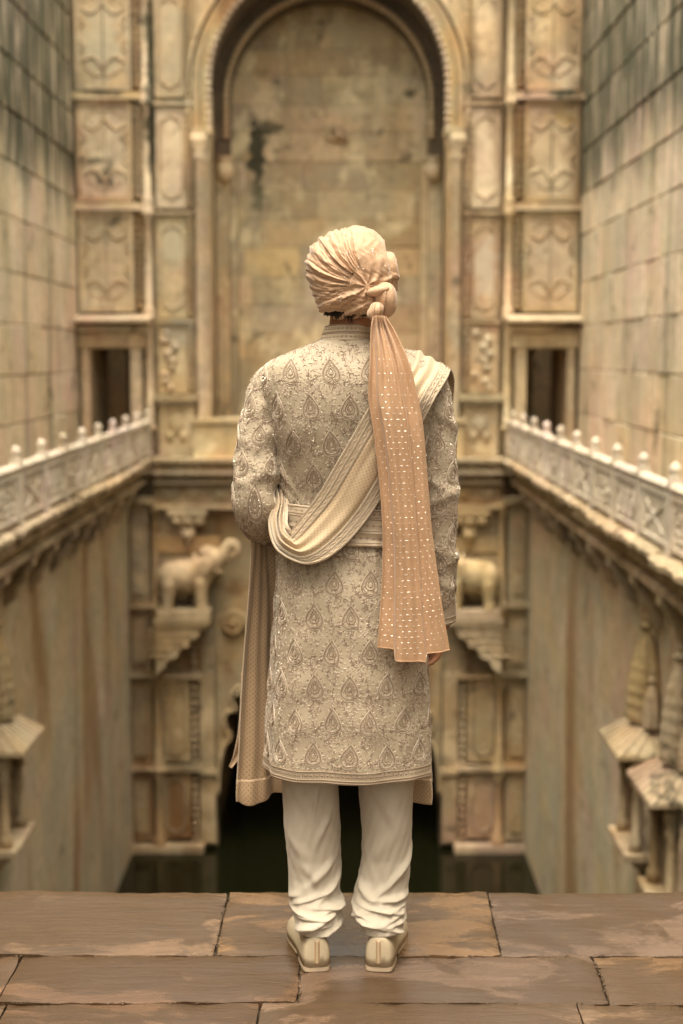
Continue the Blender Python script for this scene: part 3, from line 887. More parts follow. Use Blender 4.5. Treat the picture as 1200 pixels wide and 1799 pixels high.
# broken round boss high on the niche wall
bp = at(590, 236, YB + DEPTH)
m = MB()
for t in range(11):
    a = t * 2 * math.pi / 11
    m.ball((bp[0] + .13 * math.cos(a), bp[1] - .03, bp[2] + .1 * math.sin(a)), (.06, .06, .05), 7, 5)
m.ball((bp[0] + .05, bp[1] - .06, bp[2] - .02), (.1, .1, .09), 8, 6); m.ball((bp[0] + .15, bp[1] - .05, bp[2] - .08), (.05, .08, .06), 8, 5)
m.build('broken_boss', M['carve'], G, smooth=True)
# foot of the niche: a bench and a step
MB().box(-ARCH_R - .02, ARCH_R + .02, YB + .6, YB + DEPTH + .02, -.02, .565).build('niche_bench', M['facade'], G)
MB().box(-ARCH_R - .26, ARCH_R + .26, YB - .26, YB + .598, -.02, uz(742)).build('plinth', M['niche'], G)
MB().box(-ARCH_R - .3, ARCH_R + .3, YB - .3, YB + .58, uz(742) + .002, uz(735)).build('plinth_slab', M['facade_pale'], G)

# ------------------------------------------------------------------ the lower facade under the gateway, down to the water
LF = thing('lower_facade', (0, YB, WATER_Z), 'rust-stained carved stone front standing in the water below the gateway', 'facade')
def lx(px): return float(abs(at(px, 1250, YB)[0]))
YL = YB
bxl = lambda x0, x1, y0, y1, z0, z1, name, mat='lower', parent=LF: MB().box(x0, x1, y0, y1, z0, z1).build(name, M[mat], parent)
# cornice at walkway level: slab, two rows of small arches, plain bands
c_w = HALF_LEDGE + .02
bxl(-c_w, c_w, YB - .46, YB + .02, -.07, -.012, 'cornice_slab', 'facade_pale')
bxl(-c_w, c_w, YB - .36, YB, -.2, -.072, 'cornice_band')
bxl(-c_w, c_w, YB - .42, YB, -.255, -.202, 'cornice_band', 'facade')
bxl(-c_w, c_w, YB - .28, YB, -.37, -.257, 'cornice_band')
bxl(-c_w, c_w, YB - .34, YB, -.41, -.372, 'cornice_band', 'facade')
bxl(-c_w, c_w, YB - .2, YB, -.74, -.412, 'frieze', 'lower')
m = MB(); m2 = MB()
for t in range(44):
    x = -c_w + .06 + t * (2 * c_w - .12) / 43
    m.ball((x, YB - .37, -.14), (.045, .05, .05), 8, 5); m2.ball((x, YB - .29, -.315), (.045, .045, .045), 8, 5)
tag(m.build('petal_row', M['facade'], LF, smooth=True), kind='stuff'); tag(m2.build('petal_row', M['lower'], LF, smooth=True), kind='stuff')
for t in range(13):
    x = -c_w + .2 + t * (2 * c_w - .4) / 12
    MB().ball((x, YB - .2, -.575), (.15, .035, .11), 12, 6).ball((x, YB - .22, -.575), (.06, .04, .05), 8, 5).build('rosette', M['lower'], LF, smooth=True)
bxl(-c_w, c_w, YB - .3, YB, -.80, -.742, 'cornice_band', 'facade')
# main wall, with a many-lobed arch over the dark water chamber
OX = lx(381)
lob = [(lx(381), uz(1400)), (lx(384), uz(1350)), (lx(392), uz(1312)), (lx(404), uz(1296)), (lx(396), uz(1280)), (lx(394), uz(1262)), (lx(402), uz(1249)), (lx(416), uz(1247)), (lx(408), uz(1234)), (lx(409), uz(1218)), (lx(420), uz(1206)),
       (lx(436), uz(1205)), (lx(434), uz(1190)), (lx(446), uz(1176)), (lx(466), uz(1176)), (lx(474), uz(1160)), (lx(496), uz(1150)), (lx(518), uz(1156)), (lx(534), uz(1142)), (.0, uz(1128))]
lob2 = smooth_path(lob, 70)
half = [(float(a), float(b)) for a, b in lob2]
full = [(-OX, -7.2)] + [(-a, b) for a, b in half] + [(a, b) for a, b in half[::-1][1:]] + [(OX, -7.2)]
ztop = -.8
m = MB()
for i in range(len(full) - 1):
    (xa, za), (xb, zb) = full[i], full[i + 1]
    m.add([(xa, YL, za), (xb, YL, zb), (xb, YL + .5, zb), (xa, YL + .5, za)], [(0, 1, 2, 3)])
ring = full + [(OX, ztop), (-OX, ztop)]
m.add([(x, YL, z) for x, z in ring], [tuple(range(len(ring)))])
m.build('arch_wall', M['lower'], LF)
m = MB(); m.tube([(x, YL - .02, z) for x, z in full[1:-1]], .035, 6); m.build('arch_rim', M['facade'], LF, smooth=True)
for s in (-1, 1):
    x0, x1 = sorted((s * OX, s * (HALF_PIT + .1)))
    bxl(x0, x1, YL + .12, YL + .5, -7.2, ztop, 'pier_wall')
bxl(-HALF_PIT, HALF_PIT, YL + .5, YL + .6, ztop - .02, .0, 'back_wall')
# dark chamber
bxl(-OX - .3, OX + .3, YL + 5.5, YL + 5.7, -7.2, -1.9, 'chamber_wall')
for s in (-1, 1):
    x0, x1 = sorted((s * (OX + .1), s * (OX + .3))); bxl(x0, x1, YL + .5, YL + 5.5, -7.2, -1.9, 'chamber_wall')
bxl(-OX - .3, OX + .3, YL + .5, YL + 5.7, -1.9, -1.7, 'chamber_wall')
lev = [uz(1478), uz(1345), uz(1183), uz(1062), uz(880)]
ly = YL
for s in (-1, 1):
    def bz(a, b, y0, y1, z0, z1, name, mat='lower', parent=LF):
        xa, xb = sorted((s * a, s * b)); return MB().box(xa, xb, y0, y1, z0, z1).build(name, M[mat], parent)
    o0, o1 = lx(268), lx(229)                    # outer strip next to the pit corner
    i0, i1 = lx(346), lx(280)                    # inner panel
    for q in range(4):
        z0, z1 = lev[q], lev[q + 1]
        pn = bz(o0, o1, ly - .12, ly + .13, z0 + .06, z1 - .06, 'strip_panel')
        bz(o0 + .08, o1 - .08, ly - .16, ly - .12, z0 + .2, z1 - .2, 'strip_tablet', 'facade', pn)
        bz(o0 - .1, o1 + .03, ly - .2, ly + .13, z1 - .055, z1 + .055, 'string_course')
        bz(o0 - .12, o1 + .04, ly - .24, ly + .13, z1 - .02, z1 + .02, 'string_course', 'facade')
        if q < 2 or q == 3:
            pn = bz(i0 + .1, i1, ly - .07, ly + .13, z0 + .08, z1 - .08, 'wall_panel', 'facade' if q == 1 else 'lower')
            m = MB(); cx = s * (i0 + i1 + .1) / 2; w = .16; top = z1 - .3; bot = z0 + .3
            out = [(cx - w, bot), (cx - w, top), (cx - w * .5, top + .09), (cx, top + .13), (cx + w * .5, top + .09), (cx + w, top), (cx + w, bot), (cx + w * .5, bot - .09), (cx, bot - .13), (cx - w * .5, bot - .09)]
            m.tube([(p[0], ly - .072, p[1]) for p in out], .022, 6, True); m.build('panel_relief', M['carve'], pn, smooth=True)
            bz(i0 - .08, i1 + .05, ly - .15, ly + .13, z1 - .06, z1 + .02, 'string_course', 'facade')
        m = MB(); zz = z0 + .07
        while zz < z1 - .1:
            m.ball((s * (i0 + .03), ly - .04, zz), (.05, .06, .05), 8, 5); zz += .12
        tag(m.build('bead_strip', M['facade'], LF, smooth=True), kind='stuff')
    bz(i0 - .1, o1 + .05, ly - .28, ly + .13, lev[0] - .12, lev[0] - .0, 'base_moulding', 'facade')
    bz(i0 - .05, o1 + .02, ly - .2, ly + .13, lev[0] - .7, lev[0] - .122, 'base_block')
    # round colonnette with rings
    prof = []
    for q in range(4):
        z0, z1 = lev[q], lev[q + 1]
        prof += [(.11, z0), (.11, z0 + .06), (.07, z0 + .12), (.065, z1 - .2), (.1, z1 - .14), (.07, z1 - .1), (.13, z1 - .05), (.12, z1 - .001)]
    MB().lathe(prof, (s * (o0 - .1), ly - .12, 0), 12).build('colonnette', M['lower'], LF, smooth=True)
    MB().lathe([(.02, 0), (.09, .06), (.06, .14), (.11, .22), (.11, .3)], (s * (o0 - .1), ly - .14, lev[0] - .42), 12).build('pendant', M['facade'], LF, smooth=True)
    # stepped bracket carrying the elephant
    e0, e1 = lx(283), lx(372)
    zt = uz(1086)
    st = [(0, 0), (e1 - e0, 0), (e1 - e0, -.06), ((e1 - e0) * .84, -.08), ((e1 - e0) * .82, -.2), ((e1 - e0) * .66, -.24), ((e1 - e0) * .62, -.36), ((e1 - e0) * .46, -.38), ((e1 - e0) * .4, -.52), ((e1 - e0) * .22, -.56), ((e1 - e0) * .16, -.68), (.02, -.8), (0, -.8)]
    m = MB(); m.prism([(s * (e0 + p[0]), zt + p[1]) for p in st], ly - .52, ly + .13)
    br = m.build('stepped_bracket', M['facade_pale'], LF)
    m = MB()
    for t in range(5):
        u = t / 4
        m.tube([(s * (e0 + .1 + u * .12), ly - .525, zt - .1 - .1 * t), (s * (e0 + (e1 - e0) * (.86 - .17 * t)), ly - .525, zt - .05 - .11 * t)], .022, 6)
    m.build('bracket_flutes', M['facade'], br, smooth=True)
    bz(min(e0, e1) - .03, max(e0, e1) + .03, ly - .56, ly + .13, zt + .002, zt + .05, 'bracket_slab', 'facade')
    # hanging capital bracket under the cornice
    hcx = lx(336)
    m = MB(); z0 = -.81
    m.box(s * hcx - .3, s * hcx + .3, ly - .3, ly + .13, z0 - .09, z0)
    m.box(s * hcx - .2, s * hcx + .2, ly - .26, ly + .13, z0 - .2, z0 - .092)
    for e in (-1, 0, 1): m.ball((s * hcx + e * .19, ly - .22, z0 - .17), (.09, .08, .09), 8, 6)
    m.box(s * hcx - .1, s * hcx + .1, ly - .2, ly + .13, z0 - .36, z0 - .202)
    m.ball((s * hcx, ly - .17, z0 - .4), (.11, .1, .1), 8, 6); m.ball((s * hcx, ly - .14, z0 - .52), (.06, .06, .1), 8, 6)
    m.build('hanging_bracket', M['facade'], LF)
    bz(i0 - .4, i1 + .02, ly - .12, ly + .13, uz(968), uz(940), 'frieze_band', 'lower')
    bz(i0 - .4, i1 + .02, ly - .08, ly + .13, uz(1000), uz(972), 'frieze_band', 'facade')
    # big scroll in the spandrel
    m = MB(); c = (s * lx(412), uz(1095)); P = []
    for t in np.linspace(0, 1, 60):
        a = t * 2 * math.pi * 1.9; r = .17 * (1 - t) + .03
        P.append((c[0] - s * r * math.cos(a), ly - .05 - .03 * t, c[1] + r * math.sin(a)))
    m.tube(P, [.05 - .02 * t for t in np.linspace(0, 1, 60)], 8); m.ball((c[0], ly - .08, c[1]), (.06, .05, .06), 8, 6)
    P = smooth_path([(c[0] - s * .2, ly - .05, c[1]), (c[0] - s * .28, ly - .05, c[1] - .5), (c[0] - s * .22, ly - .05, c[1] - .95), (c[0] - s * .05, ly - .05, c[1] - 1.15)], 30)
    m.tube(P, .04, 8); m.build('scroll', M['lower'], LF, smooth=True)
    # pilaster between panel and opening
    bz(OX + .03, i0 - .05, ly - .06, ly + .13, lev[0], lev[2], 'jamb_pilaster', 'facade')
    bz(OX + .0, i0 - .02, ly - .12, ly + .13, lev[1] - .12, lev[1] - .04, 'jamb_ring', 'facade')

# ------------------------------------------------------------------ elephants on the brackets
for s, lab in ((-1, 'carved stone elephant with raised curled trunk on the left wall bracket'), (1, 'carved stone elephant on the right wall bracket, half hidden behind the man')):
    def ep(px, py, y): p = at(px, py, YB); return (s * abs(p[0]), YB + y, p[2])
    base = ep(328, 1064, -.28)
    E = thing('elephant_statue', base, lab, 'statue', 'elephants flanking the lower arch')
    m = MB()
    m.ball(ep(328, 1008, -.3), (.38, .23, .27), 16, 10); m.ball(ep(304, 1012, -.3), (.22, .22, .27), 14, 9); m.ball(ep(352, 1003, -.3), (.24, .22, .27), 14, 9)
    for yy in (-.43, -.17):
        m.capsule(ep(303, 1020, yy), ep(300, 1056, yy), .115, .085, 12); m.capsule(ep(357, 1015, yy), ep(358, 1056, yy), .105, .085, 12)
        m.ball(ep(300, 1058, yy), (.1, .1, .05), 10, 6); m.ball(ep(359, 1058, yy), (.1, .1, .05), 10, 6)
    m.ball(ep(376, 979, -.3), (.21, .17, .2), 14, 10); m.ball(ep(368, 968, -.3), (.15, .14, .13), 12, 8)
    m.capsule(ep(356, 995, -.3), ep(374, 984, -.3), .2, .17, 12)
    tr = smooth_path([ep(384, 980, -.3), ep(394, 974, -.33), ep(399, 962, -.34), ep(406, 951, -.34), ep(416, 953, -.34), ep(418, 966, -.34), ep(410, 974, -.34)], 30)
    m.tube(tr, [.12 - .065 * t for t in np.linspace(0, 1, 30)], 10)
    for yy in (-.4, -.2): m.capsule(ep(384, 996, yy), ep(396, 1000, yy), .035, .018, 8)
    m.capsule(ep(378, 996, -.3), ep(384, 1004, -.3), .08, .05, 8)
    for yy in (-.49, -.11): m.ball(ep(362, 990, yy), (.12, .035, .16), 12, 8)
    m.capsule(ep(287, 1005, -.3), ep(286, 1040, -.3), .035, .025, 8)
    me = remeshed(m, 'body', M['facade'], .02, 3)
    V = np.zeros(len(me.vertices) * 3); me.vertices.foreach_get('co', V); me.vertices.foreach_set('co', (V.reshape(-1, 3) - np.array(base)).ravel()); me.update()
    obj('body', me, E, base)
    xa, xb = sorted((ep(284, 1064, 0)[0], ep(374, 1064, 0)[0]))
    MB().box(xa, xb, YB - .56, YB - .02, uz(1079), uz(1062)).build('plinth', M['facade_pale'], E)
    m = MB(); cl = [(ep(346, 985, -.3)[0] + s * 0 + .0, YB - .3 + .26 * math.sin(a), ep(346, 1000, -.3)[2] + .29 * math.cos(a)) for a in np.linspace(0, 2 * math.pi, 24, False)]
    m.tube(cl, .02, 6, True); m.build('harness', M['facade_pale'], E, smooth=True)

# ------------------------------------------------------------------ little spired shrines standing out from the pit walls
def shrine(s, y, label):
    X = s * HALF_PIT
    zs = -2.95                                   # sill
    S = thing('wall_shrine', (X, y, zs - .25), label, 'shrine', 'spired shrines on the pit walls')
    def bb(d0, d1, y0, y1, z0, z1, name, mat='ledge', parent=S):
        xa, xb = sorted((X - s * d0, X - s * d1)); return MB().box(xa, xb, y + y0, y + y1, zs + z0, zs + z1).build(name, M[mat], parent)
    # sill, corbels, back with opening, columns
    bb(-.02, .34, -.42, .42, -.06, 0, 'sill', 'facade_pale'); bb(-.02, .25, -.36, .36, -.13, -.062, 'sill_moulding')
    bb(-.02, .15, -.3, .3, -.25, -.132, 'sill_moulding')
    bb(-.02, .025, -.28, .28, 0, .86, 'niche_back', 'joint')
    for e in (-1, 1):
        bb(-.02, .17, min(e * .22, e * .37), max(e * .22, e * .37), 0, .86, 'side_pilaster')
        MB().lathe([(.065, 0), (.065, .1), (.042, .13), (.038, .58), (.062, .63), (.042, .67), (.07, .77), (.07, .858)], (X - s * .22, y + e * .3, zs + .002), 10).build('column', M['facade'], S, smooth=True)
    bb(-.02, .28, -.38, .38, .862, .95, 'lintel')
    # hipped ribbed eave: a sloping stone skirt on three sides
    zc = zs + .955
    lo, lo2, hi = (.44, .46), (.42, .44), (.13, .22)
    def ring3(d, h, z): return [(X + s * .02, y - h, z), (X - s * d, y - h, z), (X - s * d, y + h, z), (X + s * .02, y + h, z)]
    P = np.array([ring3(.26, .36, zc - .0), ring3(*lo2, zc - .075), ring3(*lo, zc - .06), ring3(*lo, zc - .02), ring3(.30, .36, zc + .085), ring3(*hi, zc + .19)])
    m = MB(); m.grid(P); m.add(P[-1], [(0, 1, 2, 3)])
    ev = m.build('eave', M['facade_pale'], S)
    for t in range(7):
        f = (t - 3) / 3.2
        MB().tube([(X - s * .13, y + f * .2, zc + .19), (X - s * .30, y + f * .34, zc + .09), (X - s * .44, y + f * .44, zc - .02)], .011, 6).build('eave_rib', M['facade_pale'], ev, smooth=True)
    for e in (-1, 1):
        for f in (.25, .6, .9):
            MB().tube([(X - s * .13 * f, y + e * .22, zc + .19), (X - s * .30 * f, y + e * .36, zc + .09), (X - s * .44 * f, y + e * .46, zc - .02)], .011, 6).build('eave_rib', M['facade_pale'], ev, smooth=True)
    # spire: a curving tower with upright ribs, two small ones beside it
    for (dy, w, h, nm) in ((0, .19, .85, 'spire'), (-.27, .09, .4, 'side_spire'), (.27, .09, .4, 'side_spire')):
        n = 16; P = np.zeros((n, 24, 3))
        for i in range(n):
            t = i / (n - 1); r = w * (1 - t ** 2.8 * .8)
            for q in range(24):
                a = 2 * math.pi * q / 24; rr = r * (1 + .10 * math.cos(6 * a) + .05 * (i % 2))
                P[i, q] = (X - s * .1 + rr * .8 * math.cos(a), y + dy + rr * math.sin(a), zs + 1.15 + h * t)
        m = MB(); m.grid(P, True); m.add(P[-1], [tuple(range(24))])
        m.lathe([(w * .3, 0), (w * .42, .03), (w * .3, .05), (w * .12, .07), (w * .2, .1), (.008, .16)], (X - s * .1, y + dy, zs + 1.15 + h), 10)
        m.build(nm, M['facade'], S)
shrine(1, 12.85, 'spired wall shrine on the right pit wall, the farther of the two')
shrine(1, 11.5, 'spired wall shrine on the right pit wall, nearest the frame edge')
shrine(-1, 12.95, 'wall shrine with a sloping eave on the left pit wall')

# ================================================================== THE MAN
YP = 3.55                                       # the plane through the middle of his body
def pp(px, py, y=YP): return at(px, py, y)
ROOT = thing('person', (float(pp(612, 1690)[0]), YP, 0), 'person seen from behind in embroidered ivory coat, peach turban and cream trousers', 'person')
PXM = float(np.linalg.norm(pp(601, 700) - pp(600, 700)))   # metres per photograph pixel on his plane

class Surf:
    """a lofted tube: rings P (n,m,3) closed around, ring index <-> t; s is arc length around, 0 at column 0"""
    def __init__(self, P, t, closed=True, M_=512):
        self.t = np.asarray(t, float); self.closed = closed
        n, m = P.shape[:2]
        self.R = np.zeros((n, M_ + 1, 3)); self.L = np.zeros(n)
        for i in range(n):
            ring = np.vstack([P[i], P[i][:1]]) if closed else P[i]
            d = np.concatenate([[0], np.cumsum(np.linalg.norm(np.diff(ring, axis=0), axis=1))])
            self.L[i] = d[-1]
            u = np.linspace(0, d[-1], M_ + 1)
            for c in range(3): self.R[i, :, c] = np.interp(u, d, ring[:, c])
        self.M_ = M_
    def pos(self, s, t):
        s = np.asarray(s, float); t = np.asarray(t, float)
        ti = np.clip(np.interp(t, self.t, np.arange(len(self.t))), 0, len(self.t) - 1 - 1e-6)
        i = ti.astype(int); f = ti - i
        L = self.L[i] * (1 - f) + self.L[np.minimum(i + 1, len(self.t) - 1)] * f
        u = s / L
        u = (u % 1.0) if self.closed else np.clip(u, 0, 1)
        k = u * self.M_; k0 = np.minimum(k.astype(int), self.M_ - 1); g = (k - k0)[:, None]
        def at_(ii): return self.R[ii, k0] * (1 - g) + self.R[ii, k0 + 1] * g
        return at_(i) * (1 - f)[:, None] + at_(np.minimum(i + 1, len(self.t) - 1)) * f[:, None]
    def frame(self, s, t, e=.003):
        p = self.pos(s, t)
        a = self.pos(s + e, t) - self.pos(s - e, t); b = self.pos(s, t + e) - self.pos(s, t - e)
        n = np.cross(a, b); n /= np.linalg.norm(n, axis=1)[:, None] + 1e-12
        return p, n

def ribbon(mb, surf, pts, w, h, off=.0004, flip=1):
    """a raised thread along pts (k,2) in (s,t) on a surface"""
    P = np.asarray(pts, float); k = len(P)
    T = np.gradient(P, axis=0); T /= np.linalg.norm(T, axis=1)[:, None] + 1e-12
    N2 = np.stack([-T[:, 1], T[:, 0]], 1)
    A = P + N2 * w / 2; B = P - N2 * w / 2
    q = np.concatenate([A, P, B]); p, n = surf.frame(q[:, 0], q[:, 1])
    n = n * flip
    hh = np.concatenate([np.full(k, off - .0008), np.full(k, off + h), np.full(k, off - .0008)])[:, None]
    V = p + n * hh
    f = []
    for i in range(k - 1):
        f += [(i, i + 1, k + i + 1, k + i), (k + i, k + i + 1, 2 * k + i + 1, 2 * k + i)]
    mb.add(V, f)
def dots(mb, surf, pts, r, h, off=.0003, flip=1, n=6):
    P = np.asarray(pts, float).reshape(-1, 2)
    a = np.arange(n) * 2 * math.pi / n
    rr = np.broadcast_to(np.asarray(r, float), (len(P),))
    q = np.concatenate([np.stack([P[:, 0] + rr * math.cos(x), P[:, 1] + rr * math.sin(x)], 1) for x in a] + [P])
    p, nn = surf.frame(q[:, 0], q[:, 1]); nn = nn * flip
    K = len(P)
    hh = np.concatenate([np.full(K * n, off - .0006), np.full(K, off + h)])[:, None]
    V = p + nn * hh
    f = []
    for i in range(K):
        for j in range(n): f.append((j * K + i, ((j + 1) % n) * K + i, n * K + i))
    mb.add(V, f)
def leaf(mb, surf, c, ang, l, w, h, flip=1):
    """a small pointed satin-stitch leaf"""
    u = np.array([math.cos(ang), math.sin(ang)]); v = np.array([-u[1], u[0]])
    c = np.asarray(c, float)
    q = np.array([c, c + u * l * .5 + v * w / 2, c + u * l, c + u * l * .5 - v * w / 2, c + u * l * .5])
    p, n = surf.frame(q[:, 0], q[:, 1]); n = n * flip
    V = p + n * np.array([.0002, .0002, .0002, .0002, h])[:, None]
    mb.add(V, [(0, 1, 4), (1, 2, 4), (2, 3, 4), (3, 0, 4)])

def leaves(mb, surf, C, ang, l, w, h, flip=1):
    """many small pointed stitches at once"""
    C = np.asarray(C, float).reshape(-1, 2); n = len(C)
    if not n: return
    ang, l, w = (np.broadcast_to(np.asarray(q, float), (n,)) for q in (ang, l, w))
    u = np.stack([np.cos(ang), np.sin(ang)], 1); v = np.stack([-u[:, 1], u[:, 0]], 1)
    mid = C + u * (l * .5)[:, None]
    q = np.concatenate([C, mid + v * (w / 2)[:, None], C + u * l[:, None], mid - v * (w / 2)[:, None], mid])
    p, nn = surf.frame(q[:, 0], q[:, 1]); nn = nn * flip
    V = p + nn * np.concatenate([np.full(4 * n, .0002), np.full(n, h)])[:, None]
    k = np.arange(n)
    f = np.concatenate([np.stack([k + a * n, k + b * n, k + 4 * n], 1) for a, b in ((0, 1), (1, 2), (2, 3), (3, 0))])
    mb.add(V, f.tolist())
def drop(a, w, h):
    """teardrop outline: round foot, pointed head; a in 0..2pi from the point"""
    a = np.asarray(a, float)
    y = np.cos(a); x = np.sin(a) * np.sin(a / 2) ** 1.15
    return np.stack([x * w * 1.06, y * h], -1)
def motif(surf, cs, ct, W, H, tilt, flip=1, seed=0):
    """one teardrop medallion: returns (thread, pale thread, bead) builders"""
    th, pa, be = MB(), MB(), MB()
    g = np.random.default_rng(seed)
    c, s_ = math.cos(tilt), math.sin(tilt)
    W *= g.uniform(.93, 1.05); H *= g.uniform(.94, 1.05)
    def tr(p):
        p = np.asarray(p, float).reshape(-1, 2); p = p + [0, -.1 * H]
        return np.stack([cs + p[:, 0] * c - p[:, 1] * s_, ct + p[:, 0] * s_ + p[:, 1] * c], 1)
    w, h = W / 2, H / 2
    a = np.linspace(.0, 2 * math.pi, 40)
    for (q, wd, hh, mbq) in ((.86, .0022, .0011, pa), (.76, .0034, .0014, th), (.64, .0024, .0012, pa), (.42, .0030, .0014, th), (.22, .0024, .0014, th)):
        ribbon(mbq, surf, tr(drop(a, w * q, h * q * 1.04) + g.normal(0, .00035, (40, 2))), wd, hh, flip=flip)
    # short stitched rays round the outside, broken here and there
    aa = np.linspace(.12, 2 * math.pi - .12, 33)
    pin = drop(aa, w * .90, h * .94); pout = drop(aa, w * 1.08, h * 1.1)
    d = (pout - pin) @ np.array([[c, s_], [-s_, c]]); q = tr(pin); an = np.arctan2(d[:, 1], d[:, 0]) + g.normal(0, .2, len(aa)); keep = g.random(len(aa)) > .07; odd = np.arange(len(aa)) % 2 == 1
    leaves(th, surf, q[keep & odd], an[keep & odd], g.uniform(.008, .011, (keep & odd).sum()), .0042, .0014, flip)
    leaves(pa, surf, q[keep & ~odd], an[keep & ~odd], g.uniform(.007, .010, (keep & ~odd).sum()), .0042, .0014, flip)
    a2 = np.linspace(.2, 2 * math.pi - .2, 26); dots(th, surf, tr(drop(a2, w * 1.24, h * 1.22)), .0014, .0012, flip=flip, n=5)
    # stitches filling the ring between the two cords
    aa = np.linspace(.25, 2 * math.pi - .25, 22)
    pin = drop(aa, w * .46, h * .50); pout = drop(aa, w * .62, h * .66)
    d = (pout - pin) @ np.array([[c, s_], [-s_, c]]); q = tr(pin); an = np.arctan2(d[:, 1], d[:, 0]) + .5; tri = np.arange(len(aa)) % 3 == 0
    leaves(th, surf, q[tri], an[tri], .0062, .0032, .0013, flip); leaves(pa, surf, q[~tri], an[~tri], .0062, .0032, .0013, flip)
    dots(be, surf, tr(drop(np.linspace(.3, 2 * math.pi - .3, 15), w * .53, h * .57)), .0016, .0015, flip=flip)
    leaf(pa, surf, tr([(0, -h * .2)])[0], math.pi / 2 + tilt, h * .34, w * .16, .0016, flip)
    dots(be, surf, tr([(0, -h * .08), (0, h * .98), (0, -h * .34)]), .0019, .0016, flip=flip)
    return th, pa, be
def sprig(th, pa, be, surf, cs, ct, ang, l, flip=1, curl=1.0):
    """a curved stem with paired leaves"""
    t = np.linspace(0, 1, 9); bend = curl * .9
    ph = ang + bend * t
    P = np.stack([cs + np.cumsum(np.cos(ph)) * l / 9, ct + np.cumsum(np.sin(ph)) * l / 9], 1)
    ribbon(th, surf, P, .0024, .0013, flip=flip)
    for i in (2, 4, 6):
        for e in (-1, 1): leaf(th if i != 4 else pa, surf, P[i], ph[i] + e * .8, .0085, .0042, .0014, flip)
    leaf(th, surf, P[-1], ph[-1], .009, .0045, .0014, flip)
    dots(be, surf, [P[-1] + .006 * np.array([math.cos(ph[-1] + 1.5), math.sin(ph[-1] + 1.5)])], .0017, .0014, flip=flip)
def tri_part(name, parts, parent, kind=None):
    """thread, pale thread and beads together as ONE embroidered piece"""
    mb = MB(); idx = []
    for k_, m_ in enumerate(parts):
        if m_.n:
            off = mb.n
            mb.v += m_.v; mb.f += [tuple(i + off for i in q) for q in m_.f]; mb.n += m_.n
            idx += [k_] * len(m_.f)
    if not mb.n: return None
    me = mb.mesh(name, [M['thread'], M['thread_pale'], M['bead']], False, WL[parent.name])
    me.polygons.foreach_set('material_index', idx)
    me.polygons.foreach_set('use_smooth', [False] * len(me.polygons))
    o = obj(name, me, parent, WL[parent.name])
    if kind: tag(o, kind=kind)
    return o

# ------------------------------------------------------------------ torso of the coat
TT = np.array([  # photo y, left x, right x, half depth, centre y shift
    (596, 566, 656, .062, .010), (603, 552, 669, .068, .008), (610, 533, 690, .075, .006), (619, 508, 716, .085, .003), (629, 480, 743, .096, 0), (640, 463, 761, .104, -.002),
    (656, 457, 771, .112, -.004), (680, 459, 771, .120, -.006), (710, 464, 766, .124, -.006), (760, 476, 755, .120, -.003), (820, 487, 745, .110, .004), (870, 491, 741, .103, .010), (915, 491, 741, .104, .012),
    (970, 488, 745, .116, .008), (1040, 484, 749, .130, .002), (1120, 480, 752, .138, 0), (1200, 475, 754, .146, 0), (1280, 470, 757, .153, 0), (1347, 468, 758, .158, 0)])
ty = np.array([pp(600, y)[2] for y in TT[:, 0]])
tl = np.array([pp(x, y)[0] for y, x in TT[:, :2]]); tr_ = np.array([pp(x, y)[0] for y, x in TT[:, [0, 2]]])
order = np.argsort(ty)
def TI(col, z): return np.interp(z, ty[order], np.asarray(col)[order])
_zz = np.linspace(ty.min(), ty.max(), 400)
def smooth_col(col):
    v = TI(col, _zz); kk = np.ones(17) / 17
    vp = np.concatenate([np.full(8, v[0]) + (np.arange(-8, 0)) * (v[1] - v[0]), v, np.full(8, v[-1]) + np.arange(1, 9) * (v[-1] - v[-2])])
    return np.convolve(vp, kk, 'valid')
C_x, C_a, C_b, C_y = smooth_col((tl + tr_) / 2), smooth_col((tr_ - tl) / 2), smooth_col(TT[:, 3]), smooth_col(TT[:, 4])
EXPO = .80
def coat_ring(z, ph, grow=0.0):
    cx, a, b, cy = (np.interp(z, _zz, c) for c in (C_x, C_a, C_b, C_y))
    s_, c_ = np.sin(ph), np.cos(ph)
    x = (a + grow) * np.sign(s_) * abs(s_) ** EXPO; y = -(b + grow) * np.sign(c_) * abs(c_) ** EXPO
    return cx + x, YP + cy + y
Z_HEM, Z_NECK = float(ty.min()), float(ty.max())
z_waist = float(pp(600, 920)[2])
def coat_disp(z, ph):
    d = 0
    sk_ = sstep(z_waist - .02, z_waist - .45, z)
    d = d + sk_ * (.0050 * np.sin(ph * 7 + .6) + .0035 * np.sin(ph * 11 + 2.1 + (z - z_waist) * 2))
    d = d + .004 * np.exp(-((z - z_waist + .075) / .05) ** 2) * np.sin(ph * 26 + 3 * np.sin(ph * 3))           # gathers under the belt
    bl = np.exp(-((z - 1.36) / .10) ** 2)
    d = d + .011 * bl * (np.exp(-((ph - .62) / .35) ** 2) + np.exp(-((ph + .62) / .35) ** 2)) - .006 * bl * np.exp(-(ph / .22) ** 2)   # shoulder blades, spine
    # drag lines from the arm pits
    for sg in (-1, 1):
        for q, (zz, am, sl) in enumerate(((1.26, .006, .16), (1.21, .005, .10), (1.16, .005, .03), (1.10, .004, -.03))):
            d = d + am * np.exp(-((z - zz - sl * (abs(ph) - 1.1)) / .013) ** 2) * np.exp(-((ph * sg - 1.15) / .5) ** 2)
    d = d + .0016 * np.sin(z * 60 + np.sin(ph * 4) * 2.2) * np.sin(ph * 5 + 1)
    return d
NZ, NP = 220, 260
zz_ = np.linspace(Z_HEM, Z_NECK, NZ)
ph_ = np.linspace(0, 2 * math.pi, NP, False)
phs = np.where(ph_ > math.pi, ph_ - 2 * math.pi, ph_)
